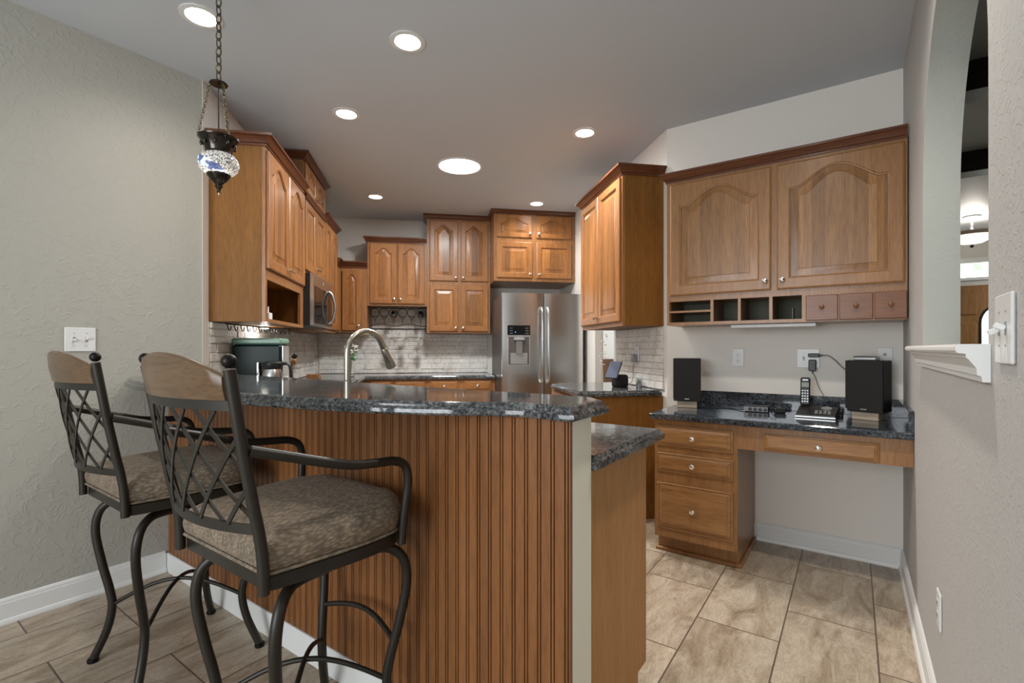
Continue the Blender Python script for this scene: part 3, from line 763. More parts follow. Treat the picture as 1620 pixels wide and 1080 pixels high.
# ================================================================ refrigerator
def fridge():
    t = thing('refrigerator', 'stainless side-by-side refrigerator with water dispenser', 'refrigerator', (.748, 4.85, 0), 0)
    w, h = .852, 1.775
    MB().box(0, w, .075, .80, .02, h - .015, .006).build('body', M['darkside'], t)
    MB().box(.03, w - .03, .10, .75, 0, .0195).build('base', M['black'], t)
    def dr(x0, x1, name, hole=None):
        m = MB(); n = 10
        # gently bowed door front
        R = []
        for i in range(n + 1):
            u = i / n; x = x0 + (x1 - x0) * u; y = .004 + .010 * (abs(2 * u - 1)) ** 4
            R.append((x, y))
        poly = R + [(x1, .072), (x0, .072)]
        m.prism(poly, .06, h); return m.build(name, M['steel'], t, 30)
    l = dr(0, .430, 'freezer_door'); r = dr(.437, w, 'fridge_door')
    for x, o in ((.403, l), (.467, r)):
        MB().tube(smoothpath([(x, .004, .86), (x, -.04, .89), (x, -.055, 1.0), (x, -.058, 1.25), (x, -.055, 1.50), (x, -.04, 1.60), (x, .004, 1.63)], 6), .012, 10).build('handle', M['steel'], o, 40)
    # dispenser
    d = MB(); X0, X1 = .052, .288
    d.box(X0, X1, -.004, .0035, 1.345, 1.445, .002); dp = d.build('dispenser', M['blackgloss'], t)
    MB().box(X0, X1, -.006, .003, 1.325, 1.3445, .002).build('silver_strip', M['silver'], dp)
    m = MB(); zb, zt = 1.045, 1.324
    m.box(X0, X0 + .012, -.005, .0035, zb, zt); m.box(X1 - .012, X1, -.005, .0035, zb, zt); m.box(X0, X1, -.005, .0035, zb - .012, zb - .0005); m.build('frame', M['silver'], dp)
    MB().box(X0 + .0125, X1 - .0125, -.001, .0035, zb, zt).build('cavity', M['darkside'], dp)
    MB().box(X0 + .03, X1 - .03, -.003, -.0012, zb + .006, zb + .12, .001).build('tray_reflector', M['silver'], dp)
    MB().box(.135, .205, -.022, -.0012, 1.16, 1.29, .006).build('paddle', M['steel'], dp)
    MB().box(.115, .225, -.028, -.0012, 1.292, 1.322, .004).build('spout', M['grey'], dp)
    for k in range(3):
        for xx in (.075, .235):
            MB().box(xx, xx + .03, -.0052, -.0042, 1.362 + k * .026, 1.366 + k * .026).build('marking', M['silver'], dp)
    MB().box(.13, .136, -.0052, -.0042, 1.372, 1.378).build('indicator_lamp', emit('blue indicator', (.1, .3, 1), 3), dp)
fridge()

# ================================================================ desk area (AROT frame: local x = -q, y = p)
def desk_wallcab():
    q0 = .968
    t = thing('desk_wall_cabinet', 'wide wall cabinet with two big arched doors and pigeonholes above the desk', 'cabinet', (*pq(3.4185, q0), 1.355), AROT)
    w, d, h = 1.188, .3285, .90
    y = -d
    m = MB(); m.box(0, .018, y + .02, 0, 0, h); m.box(w - .018, w, y + .02, 0, 0, h); m.box(.018, w - .018, y + .02, 0, 0, .012); m.box(.018, w - .018, y + .02, 0, .152, h); m.box(.75, w - .018, y + .02, 0, .012, .152)
    m.build('body', M['walnutf'], t)
    m = MB(); m.box(.018, .75, -.02, -.012, .012, .152); m.build('back_panel', M['greenbox'], t)
    m = MB()
    m.box(0, w, y, y + .0195, .148, h); m.box(0, w, y, y + .0195, 0, .018)
    for a, b in ((0, .016), (.262, .279), (.415, .430), (.578, .595), (.738, w)): m.box(a, b, y, y + .0195, .018, .148)
    m.box(.016, .262, y, y + .0195, .078, .090)
    m.build('face_frame', M['walnutf'], t)
    m = MB()
    for a in (.268, .420, .584): m.box(a, a + .006, y + .02, -.021, .0125, .1515)
    m.box(.018, .268, y + .02, -.021, .081, .087); m.build('divider', M['walnutf'], t)
    for a, b in ((.757, .902), (.908, 1.050), (1.056, 1.186)):
        o = MB().box(a, b, y - .014, y - .0003, .006, .142, .003).build('small_drawer', M['smalldrawer'], t)
        knob(o, (a + b) / 2, y - .014, .076, 'smalldrawer', .0125)
    door(t, .024, .588, .185, .880, y, 'walnut', arch=.095, kn='r', kz=.235, st=.058)
    door(t, .618, 1.176, .185, .880, y, 'walnut', arch=.095, kn='l', kz=.235, st=.058)
    crown(t, w, d, h - .001, .055, .04, True, False)
    MB().box(.36, .80, -.25, -.16, -.022, -.0005, .004).build('under_cabinet_light', M['white'], t)
desk_wallcab()
t = thing('letter_tray_item', 'small black object lying in the right pigeonhole above the desk', 'office item', (*pq(3.14, .30), 1.3680), AROT)
m = MB(); m.box(-.05, .03, -.03, .05, 0, .008, .002); m.box(.018, .028, -.02, .04, .008, .07, .002, ); m.build('stand', M['black'], t)

# desk counter
dp = [(-.985, 2.81), (.2235, 2.81), (.2235, 3.4185), (-.985, 3.4185)]
m = MB().slab(dp, [(.004, .798), (0, .802), (0, .824), (.004, .830)])
dc = m.build('desk_countertop', M['granite_blue'], rotz=AROT); tag(dc, 'dark granite desk top with low granite splash', 'countertop')
m = MB(); m.box(-.985 + .06, .2235, 3.4, 3.4185, .8302, .928, .001); m.build('back_splash', M['granite_blue'], dc)
m = MB(); m.box(.2035, .2235, 2.815, 3.3995, .8302, .928, .001); m.build('side_splash', M['granite_blue'], dc)
def desk_base():
    t = thing('desk_drawer_cabinet', 'brown wood pedestal with three drawers under the desk top', 'cabinet', (*pq(3.4185, .965), 0), AROT)
    w = .453; d = .5685
    MB().box(0, w, -d, 0, .105, .797).build('body', M['walnutf'], t)
    MB().box(.0, w - .004, -d + .07, -.001, 0, .1045).build('toe_kick', M['walnutf'], t)
    m = MB(); m.box(-.012, w + .012, -d + .052, -d + .0695, 0, .02, .003); m.box(w - .0035, w + .012, -d + .0695, -.02, 0, .02, .003); m.build('shoe_moulding', M['walnutf'], t)
    for z0, z1 in ((.640, .760), (.490, .600), (.158, .425)):
        door(t, .017, w - .022, z0, z1, -d, 'walnuth', kn='c', name='drawer', st=.035)
desk_base()
t = thing('desk_apron', 'long wooden apron with a flat pencil drawer under the desk top', 'desk', (*pq(3.4185, .5115), 0), AROT)
MB().box(0.0005, .735, -.5685, -.55, .668, .797).build('apron_board', M['walnutf'], t)
door(t, .128, .612, .676, .765, -.5685, 'walnuth', kn='c', name='pencil_drawer', st=.03)

def speaker(px, qx, ang, lab):
    t = thing('speaker', lab, 'speaker', (*pq(px, qx), .8302 + .0415), ang, None)
    MB().box(-.082, .082, -.06, .075, 0, .275, .004).build('cabinet', M['black'], t)
    # grille with curved bottom lip
    P = [(-.083, .274), (-.083, .018)] + [(-.083 + .166 * k / 12, .018 - .014 * math.sin(PI * k / 12)) for k in range(1, 12)] + [(.083, .018), (.083, .274)]
    MB().rings([[(x, y, z) for x, z in P] for y in (-.0605, -.078)]).build('grille', M['grille'], t)
    MB().box(-.014, .014, -.0795, -.0782, .014, .020, .0003).build('badge', M['silver'], t)
    r = thing('speaker_riser', 'tan riser block under the ' + ('left desk speaker' if 'left' in lab else 'right desk speaker'), 'riser', (*pq(px, qx), .8303), ang)
    MB().box(-.06, .06, -.055, .06, 0, .0200, .002).build('lower_board', M['tan'], r); MB().box(-.06, .06, -.055, .06, .0202, .0405, .002).build('upper_board', M['tan'], r)
speaker(3.245, .885, -31, 'black bookshelf speaker at the left end of the desk')
speaker(3.235, -.068, -63, 'black bookshelf speaker at the right end of the desk, beside the wall')
t = thing('router', 'small silver box lying on the right desk speaker', 'network box', (*pq(3.25, -.06), 1.1475), -60)
MB().box(-.05, .05, -.04, .04, 0, .022, .003).build('case', M['silver'], t); MB().box(-.05, .05, -.0412, -.0402, .014, .02).build('dark_seam', M['black'], t)

def phone():
    t = thing('cordless_phone_base', 'black cordless phone base with keypad standing on the desk', 'phone', (*pq(3.17, .165), .8303), AROT)
    # wedge base
    P = [(-.095, 0), (.095, 0), (.095, .0)]
    m = MB(); m.rings([[(x, -.07, z) for x, z in ((-.095, 0), (.085, 0), (.085, .018), (-.095, .018))], [(x, .06, z) for x, z in ((-.085, 0), (.10, 0), (.10, .055), (-.085, .055))]]); b = m.build('base', M['black'], t)
    m = MB(); m.rings([[(x, -.0725, z) for x, z in ((-.098, 0.004), (.088, 0.004), (.088, .010), (-.098, .010))], [(x, -.0702, z) for x, z in ((-.097, 0.004), (.087, 0.004), (.087, .011), (-.097, .011))]]); m.build('silver_edge', M['silver'], t)
    A = Matrix.Translation((0, -.07, .0185)) @ Matrix.Rotation(math.atan2(.037, .13), 4, 'X')
    for i in range(4):
        for j in range(3): MB().box(-.008 + i * .02, .006 + i * .02, .02 + j * .018, .030 + j * .018, 0, .003, .0008, A).build('button', M['grey'], b)
    MB().lathe([(.026, 0), (.026, .003), (.015, .004), (.0, .004)], (.045, .10, 0), 20, A).build('dial_ring', M['silver'], b)
    h = thing('cordless_handset', 'black cordless handset with silver keys standing in its base', 'phone', (*pq(3.235, .225), .900), AROT)
    B = Matrix.Rotation(math.radians(-12), 4, 'X')
    o = MB().box(-.024, .024, -.012, .014, -.015, .145, .006, B).build('handset_body', M['black'], h)
    MB().box(-.018, .018, -.0145, -.0122, .088, .115, .0005, B).build('display', M['lcd'], o)
    MB().box(-.014, .014, -.0145, -.0122, .125, .134, .0005, B).build('earpiece', M['silver'], o)
    for r in range(5):
        for c in range(3): MB().box(-.0165 + c * .0125, -.0085 + c * .0125, -.0145, -.0122, .002 + r * .0155, .010 + r * .0155, .0006, B).build('key', M['silver'], o)
phone()
def hub():
    t = thing('audio_hub', 'low black box with round dials on the desk, left of the phone', 'electronics', (*pq(3.235, .475), .8303), AROT)
    b = MB().box(-.065, .065, -.035, .04, 0, .036, .006).build('case', M['black'], t)
    MB().box(-.064, .064, -.0362, -.0352, .004, .032, .0003).build('front_plate', M['grey'], b)
    for k in range(4):
        A = Matrix.Translation((-.030 + k * .027, -.0364, .018)) @ Matrix.Rotation(PI / 2, 4, 'X'); MB().lathe([(.010, 0), (.010, .004), (.007, .005), (0, .005)], M4=A, n=16).build('dial', M['black'], b)
    a = tag(MB().box(-.03, .03, -.018, .018, 0, .028, .006).build('power_adapter', M['black'], loc=(*pq(3.24, .352), .8303), rotz=-30), 'black power adapter brick lying between the dial box and phone', 'adapter')
    def cable(pts, lab, r=.0028, mat='black', name='cable'):
        P = [(*pq(p, q), z) for p, q, z in pts]; o = MB().tube(smoothpath(P, 8), r, 6).build(name, M[mat], smooth=60); tag(o, lab, 'cable'); return o
    cable([(3.25, .80, .8335), (3.27, .74, .8335), (3.30, .66, .8335), (3.27, .60, .8335), (3.24, .545, .838)], 'black wire running from the left speaker to the dial box')
    cable([(3.285, .47, .84), (3.33, .44, .845), (3.34, .40, .882), (3.32, .37, .86), (3.27, .352, .84)], 'looped black cord standing behind the dial box')
    L = ('lowest', 'middle', 'topmost')
    for k in range(3):
        z = .8335 + k * .0075
        cable([(3.21, .045, z), (3.175 - k * .004, .070, z), (3.20, .085, z), (3.25, .06, z), (3.30, .048, z), (3.33, .055, z)], L[k] + ' of the dark blue cable loops stacked beside the right speaker')
    return cable
cable = hub()

# ================================================================ wall plates
def plate(name, loc, rot, w, h, lab, kind):
    t = thing(name, lab, {'sw': 'light switch', 'out': 'power outlet', 'jack': 'wall jack', 'both': 'power outlet'}[kind], loc, rot)
    MB().box(-w / 2, w / 2, -.006, 0, -h / 2, h / 2, .0025).build('plate', M['whiteplastic'], t)
    xs = [0] if w < .09 else [-.023, .023]
    for i, x in enumerate(xs):
        k = kind if kind != 'both' else ('sw', 'out')[i]
        if k == 'sw':
            MB().box(x - .005, x + .005, -.0068, -.0062, -.012, .012).build('slot', M['grey'], t)
            A = Matrix.Translation((x, -.0065, 0)) @ Matrix.Rotation(math.radians(25 if i == 0 else -25), 4, 'X')
            MB().box(-.0042, .0042, -.016, 0, -.005, .005, .0012, A).build('toggle', M['whiteplastic'], t)
            for z in (-.03, .03): MB().box(x - .002, x + .002, -.0068, -.0061, z - .002, z + .002).build('screw', M['grey'], t)
        elif k == 'out':
            for z in (-.019, .019):
                MB().box(x - .014, x + .014, -.0078, -.0061, z - .014, z + .014, .001).build('socket', M['whiteplastic'], t)
                for dx in (-.006, .004): MB().box(x + dx, x + dx + .0022, -.0085, -.0079, z - .003, z + .006).build('slot', M['black'], t)
                MB().box(x - .002, x + .002, -.0085, -.0079, z - .010, z - .0065).build('ground_hole', M['black'], t)
        else:
            MB().box(x - .007, x + .007, -.009, -.0061, -.006, .008, .001).build('jack', M['grey'], t)
    return t
plate('light_switch', (*pq(.72, 3.0592), 1.253), 45, .117, .115, 'white double switch plate on the left wall above a stool', 'sw')
plate('light_switch', (*pq(1.215, -.2243), 1.245), -135, .117, .125, 'white double switch plate on the right wall beside the sill', 'sw')
plate('wall_outlet', (*pq(2.02, -.2243), .39), -135, .07, .115, 'white outlet low on the right wall near the floor', 'out')
plate('wall_outlet', (*pq(3.4193, .61), 1.15), AROT, .07, .115, 'white outlet on the desk wall above the dial box', 'out')
plate('wall_outlet', (*pq(3.4193, .222), 1.15), AROT, .117, .115, 'white switch and outlet plate with plugs above the phone', 'both')
plate('wall_jack', (*pq(3.4193, -.145), 1.175), AROT, .07, .08, 'white wall jack plate behind the right desk speaker', 'jack')
plate('wall_outlet', (-1.252, 3.36, 1.12), 90, .07, .115, 'cream outlet on the stone backsplash left of the coffee maker', 'out')
plate('wall_outlet', (-.83, 5.9625, 1.15), 0, .07, .115, 'cream outlet on the back stone wall behind the faucet', 'out')
plate('wall_outlet', (1.6425, 3.62, 1.17), -90, .07, .115, 'white outlet on the stone above the smart display', 'out')
# plugs
t = thing('plug_adapter', 'black upright plug adapter in the lower socket above the phone', 'adapter', (*pq(3.4107, .199), 1.131), AROT)
MB().box(-.019, .019, -.035, 0, -.055, .012, .004).build('body', M['black'], t); MB().box(-.004, .004, -.02, -.01, -.066, -.0555, .001).build('strain_relief', M['black'], t)
t = thing('plug_adapter', 'flat sideways black plug in the upper socket above the phone', 'adapter', (*pq(3.4107, .199), 1.169), AROT)
MB().box(-.022, .036, -.03, 0, -.011, .011, .004).build('body', M['black'], t); MB().box(.036, .05, -.02, -.012, -.005, .005, .001).build('strain_relief', M['black'], t)
cable([(3.395, .199, 1.065), (3.40, .185, 1.04), (3.385, .165, .98), (3.36, .14, .93), (3.24, .12, .895)], 'thin cord hanging from the adapter down to the phone base', .0018)
cable([(3.394, .150, 1.169), (3.39, .12, 1.168), (3.385, .085, 1.14), (3.375, .05, 1.10), (3.34, .0, 1.06), (3.33, -.02, 1.055)], 'thin black cord from the upper plug to the right speaker', .0022)
t = thing('plug_adapter', 'grey plug adapter in the outlet above the smart display', 'adapter', (1.633, 3.625, 1.151), -90)
MB().box(-.02, .02, -.035, 0, -.05, .012, .003).build('body', M['grey'], t)
o = MB().tube(smoothpath([(1.61, 3.625, 1.10), (1.60, 3.61, 1.05), (1.59, 3.60, .96), (1.56, 3.62, .92)], 8), .002, 6).build('cable', M['black'], smooth=60); tag(o, 'dark cord hanging from the adapter above the smart display', 'cable')

# ================================================================ smart display
t = thing('smart_display', 'tablet on a black rounded speaker dock on the right countertop', 'smart display', (1.47, 3.56, .9143), 20)
P = []
for k in range(24):
    a = 2 * PI * k / 24; c, s_ = math.cos(a), math.sin(a); P.append((math.copysign(abs(c) ** .55, c) * .058, math.copysign(abs(s_) ** .55, s_) * .05))
MB().rings([[(x * r, y * r, z) for x, y in P] for r, z in ((.86, 0), (.98, .008), (1, .03), (.98, .07), (.90, .088), (.7, .094))]).build('speaker_dock', M['grille'], t, 50)
A = Matrix.Translation((-.095, -.035, .132)) @ Matrix.Rotation(math.radians(4), 4, 'Z') @ Matrix.Rotation(math.radians(25), 4, 'Y')
b = MB().box(-.006, .006, -.062, .062, -.07, .07, .003, A).build('tablet', M['black'], t)
MB().box(-.0072, -.0062, -.057, .057, -.065, .065, .0003, A).build('screen', M['screen'], b)
MB().tube([(-.085, -.035, .11), (-.03, 0, .06)], .012).build('arm', M['grey'], t)
t = thing('potted_succulent', 'small spiky grey green plant beside the smart display', 'plant', (1.60, 3.50, .9143), 0)
MB().lathe([(.0, 0), (.022, 0), (.027, .03), (.025, .03), (.02, .028), (0, .028)]).build('pot', M['silver'], t, 40)
m = MB(); rr = random.Random(3)
for k in range(26):
    a = rr.uniform(0, 2 * PI); e = rr.uniform(.2, 1.3); L = rr.uniform(.03, .055)
    d = Vector((math.cos(a) * math.cos(e), math.sin(a) * math.cos(e), math.sin(e))); m.tube([Vector((0, 0, .028)), Vector((0, 0, .028)) + d * L * .6, Vector((0, 0, .03)) + d * L], [.004, .003, .0005], 5)
m.build('leaves', flat('grey green leaf', (.25, .28, .24), .4), t)
t = thing('blossom_branch', 'tan dried blossom branch at the doorway edge beyond the right cabinet', 'branch', (1.70, 4.60, .0), 0)
MB().tube(smoothpath([(0, 0, 0), (.0, .02, .6), (.01, -.02, 1.1), (-.01, -.05, 1.42)], 6), .005, 6).build('stem', M['dry'], t)
m = MB(); rr = random.Random(5)
for k in range(26):
    z = rr.uniform(1.05, 1.42); m.sph((rr.uniform(-.03, .03), rr.uniform(-.09, .0), z), rr.uniform(.006, .013), 5, (1, 1, .6))
m.build('blossoms', M['petal'], t); 

# ================================================================ left counter things
t = thing('coffee_maker', 'boxy dark green coffee maker with sage top band on the left counter', 'coffee maker', (-1.105, 3.47, .9143), 0)
MB().box(-.133, .165, -.09, .09, .02, .322, .014).build('body', M['greenblack'], t)
MB().box(-.135, .168, -.093, .093, .3225, .362, .010).build('lid', M['sage'], t)
MB().box(-.11, .15, -.10, .10, 0, .0195).build('base', M['black'], t)
MB().box(.1655, .172, -.07, .07, .06, .315, .002).build('front_plate', M['chrome'], t)
t = thing('coffee_carafe', 'steel carafe with black lid and handle in front of the coffee maker', 'carafe', (-.965, 3.285, .9143), 0)
MB().lathe([(.055, 0), (.062, .01), (.064, .10), (.058, .14), (.05, .165), (0, .166)], n=28).build('pot', M['steel'], t, 40)
MB().lathe([(.052, .167), (.056, .175), (.056, .205), (.045, .213), (0, .214)], n=28).build('lid', M['black'], t, 40)
MB().tube(smoothpath([(.05, 0, .195), (.085, 0, .20), (.105, 0, .18), (.115, 0, .10), (.12, 0, .05)], 6), .010, 8, flatten=1.5).build('handle', M['black'], t, 50)
MB().box(-.085, -.070, -.03, .03, 0, .21, .004).build('hinge_arm', M['chrome'], t)
t = thing('utensil_crock', 'crock of dark cooking utensils behind the carafe', 'utensil holder', (-1.03, 3.80, .9143), 0)
MB().lathe([(0, 0), (.05, 0), (.055, .13), (.05, .13), (.045, .01), (0, .01)]).build('crock', M['darkside'], t, 40)
for dx, dy, L, bl in ((.03, .01, .22, 1), (-.02, .02, .24, 0), (.01, -.02, .20, 1), (.035, -.02, .18, 0)):
    MB().tube([(0, 0, .02), (dx * 1.8, dy * 1.8, L)], .004, 6).sph((dx * 2, dy * 2, L + .02), .022, 8, (1, .4, 1)).build('utensil', M['black' if bl else 'walnutf'], t, 50)
tag(MB().box(-.06, .06, -.035, .035, 0, .05, .004).build('wooden_box', M['walnutf'], loc=(-1.07, 4.90, .9143), rotz=0), 'small flat wooden box on the counter near the back left corner', 'box')
t = thing('flower_vase', 'glass vase with white flowers behind the faucet', 'vase', (-.82, 5.50, .9143), 0)
MB().lathe([(0, 0), (.035, 0), (.04, .02), (.03, .10), (.025, .15), (.032, .17), (.028, .17), (.021, .15), (.026, .10), (.034, .02), (0, .008)], n=20).build('vase', M['glass'], t, 50)
m = MB(); m2 = MB(); rr = random.Random(9)
for k in range(11):
    a = rr.uniform(0, 2 * PI); x, y = .055 * math.cos(a), .05 * math.sin(a); z = rr.uniform(.24, .33); m.tube(smoothpath([(0, 0, .03), (x * .3, y * .3, .17), (x, y, z)], 4), .002, 5)
    for j in range(9): b_ = rr.uniform(0, 2 * PI); m2.sph((x + .016 * math.cos(b_), y + .016 * math.sin(b_), z + rr.uniform(-.01, .014)), .012, 5, (1, 1, .5))
m3 = MB()
for k in range(10):
    a = rr.uniform(0, 2 * PI); m3.sph((.04 * math.cos(a), .04 * math.sin(a), rr.uniform(.17, .23)), .014, 6, (1, .3, 1.2))
m.build('stems', M['leaf'], t); m2.build('flowers', M['petal'], t, 60); m3.build('leaves', M['leaf'], t, 60)

# ================================================================ wine rack
def winerack():
    t = thing('wine_rack', 'black iron wine rack with ring pattern hung under the two-door cabinet', 'wine rack', (-.635, 5.64, 1.389), 0)
    Wd, Hh = .615, .292
    m = MB()
    for y in (.0, .20):
        m.tube([(0, y, .01), (0, y, Hh), (Wd, y, Hh), (Wd, y, .01)], .004, 6)
        m.tube([(0, y, .045), (Wd, y, .045)], .0035, 6)
    for x in (0, Wd): m.tube([(x, 0, .045), (x, .20, .045)], .0035, 6); m.tube([(x, 0, Hh), (x, .2, Hh)], .0035, 6)
    m.build('frame', M['iron2'], t)
    for k in range(6):
        cx = .055 + k * .101
        MB().tube([(cx + .047 * math.cos(a), 0, .225 + .047 * math.sin(a)) for a in [2 * PI * i / 20 for i in range(20)]], .0035, 6, closed=True).build('ring', M['iron2'], t)
        if True:
            MB().tube([(cx + .014 * math.cos(a), -.002, .165 + .012 * math.sin(a)) for a in [2 * PI * i / 12 for i in range(12)]], .0025, 5, closed=True).build('small_ring', M['iron2'], t)
            MB().tube(smoothpath([(cx - .035, 0, .19), (cx - .014, 0, .16), (cx, 0, .13), (cx, 0, .10)], 5), .0028, 5).build('vine', M['iron2'], t)
            MB().tube(smoothpath([(cx + .035, 0, .19), (cx + .014, 0, .16), (cx, 0, .13)], 5), .0028, 5).build('vine', M['iron2'], t)
    MB().tube([(Wd * i / 30, 0, .085 + .014 * math.sin(i / 30 * 4 * PI - 1)) for i in range(31)], .0035, 6).build('wave_bar', M['iron2'], t)
    for xx in (.05, .235, .398, .571): MB().tube([(xx, 0, .03), (xx, .20, .03)], .003, 5).build('glass_rail', M['iron2'], t); 
    for i, cx in enumerate((.055 + 2 * .101, .055 + 5 * .101)):
        b = thing('wine_bottle', ('wine bottle lying in the middle of the iron rack', 'wine bottle lying at the right end of the iron rack')[i], 'bottle', (-.635 + cx, 5.60, 1.389 + .222), 0, 'bottles in the wine rack')
        A = Matrix.Rotation(-PI / 2, 4, 'X')
        MB().lathe([(0, -.02), (.014, -.02), (.0155, .0), (.015, .07), (.036, .12), (.0375, .26), (.03, .27), (0, .268)], M4=A, n=20).build('bottle_glass', M['winebottle'], b, 40)
        MB().lathe([(.0158, -.02), (.0165, .0), (.0165, .04), (.0158, .04)], M4=A, n=20).build('foil', M['blackgloss'], b, 40)
    for k in range(3):
        g = thing('wine_glass', ('left', 'middle', 'right')[k] + ' one of three clear wine glasses hanging upside down below the iron rack', 'wine glass', (-.635 + (.235, .398, .571)[k], 5.72, 1.389 + .026), 0, 'hanging wine glasses')
        MB().lathe([(0, .0), (.032, .0), (.032, -.002), (.006, -.005), (.0035, -.012), (.0035, -.075), (.010, -.085), (.028, -.10), (.036, -.13), (.030, -.185), (.029, -.185), (.0345, -.13), (.026, -.102), (0, -.09)], n=24).build('bowl_and_stem', M['glass'], g, 60)
winerack()

# ================================================================ faucet
t = thing('faucet', 'brushed nickel gooseneck faucet rising behind the bar top', 'faucet', (*pq(1.385, 1.895), .9143), AROT)
# local y = toward the kitchen (+p)
R = .105; zc = .272
pts = [(0, 0, .03), (0, 0, .12), (0, 0, zc)] + [(0, R - R * math.cos(a), zc + R * math.sin(a)) for a in [PI * i / 16 for i in range(1, 15)]]
e = Vector(pts[-1]); d_ = (Vector(pts[-1]) - Vector(pts[-2])).normalized()
pts.append(tuple(e + d_ * .02))
MB().tube(pts, .0145, 16).build('spout', M['nickel'], t, 60)
e = Vector(pts[-1])
MB().tube([e, e + d_ * .003, e + d_ * .05, e + d_ * .10, e + d_ * .105], [.0155, .017, .0185, .025, .023], 18).build('spray_head', M['nickel'], t, 40)
MB().lathe([(.03, 0), (.03, .008), (.022, .014), (.02, .05), (.016, .06), (0, .06)], n=24).build('base', M['nickel'], t, 40)
MB().tube([(.02, 0, .045), (.05, 0, .05), (.095, 0, .075)], [.01, .007, .006], 10).build('lever', M['nickel'], t, 50)

# ================================================================ pendant
def pendant():
    loc = (-.838, 2.156)
    t = thing('pendant_lamp', 'mosaic glass pendant lamp hanging on a chain above the left stool', 'pendant lamp', (*loc, 1.962), 0)
    K = .88; sc = lambda P: [(r * K, z * K) for r, z in P]
    MB().lathe(sc([(.035, -.055), (.058, -.046), (.078, -.028), (.085, -.005), (.082, .018), (.066, .038), (.045, .048)]), n=40).build('mosaic_globe', M['mosaic'], t, 60)
    c = MB().lathe(sc([(.042, .046), (.054, .052), (.056, .060), (.060, .072), (.074, .098), (.080, .108), (.084, .112), (.085, .118), (.080, .118), (.07, .10), (.05, .07), (.03, .06)]), n=36).build('top_cup', M['bronze'], t, 35)
    for k in range(9):
        a = 2 * PI * k / 9; MB().sph((.0605 * math.cos(a), .0605 * math.sin(a), .075), .009, 6, (.7, .7, 1.2)).build('boss', M['bronze'], c, 60)
    MB().lathe(sc([(.047, -.045), (.050, -.052), (.047, -.060), (.030, -.082), (.016, -.094), (.014, -.100), (.018, -.104), (.010, -.114), (.007, -.124), (.009, -.128), (.003, -.142), (0, -.144)]), n=30).build('finial', M['bronze'], t, 35)
    MB().lathe([(0, .322), (.032, .322), (.034, .325), (.032, .329), (.012, .334), (0, .338)], n=28).build('canopy_disc', M['bronze'], t, 35)
    MB().tube([(0, 0, .05), (0, 0, .34)], .0028, 8).build('cord', M['black'], t)
    def chain(a, b, ln, wd, r, name, mat):
        a = Vector(a); b = Vector(b); D = b - a; n = max(1, round(D.length / (ln * .78))); u = D.normalized()
        w = u.cross(Vector((.3, .9, .1))).normalized(); v = u.cross(w); m = MB()
        for k in range(n):
            c = a + D * ((k + .5) / n); s = w if k % 2 else v
            m.tube([c + u * (ln / 2 * math.cos(q)) + s * (wd / 2 * math.sin(q)) for q in [2 * PI * i / 12 for i in range(12)]], r, 5, closed=True)
        m.build(name, M[mat], t, 60)
    for k in range(3):
        a = math.radians(80 + k * 120); chain((.03 * math.cos(a), .03 * math.sin(a), .324), (.072 * math.cos(a), .072 * math.sin(a), .103), .015, .010, .0016, 'side_chain', 'brass')
    chain((0, 0, .34), (0, 0, .775), .042, .022, .0028, 'main_chain', 'brass')
    MB().lathe([(0, .7875), (.06, .7875), (.058, .781), (.03, .770), (0, .768)], n=28).build('ceiling_canopy', M['bronze'], t, 35)
    lamp('POINT', 'bulb', (0, 0, -.16), 1.2, WARM, t, shadow_soft_size=.05)
pendant()

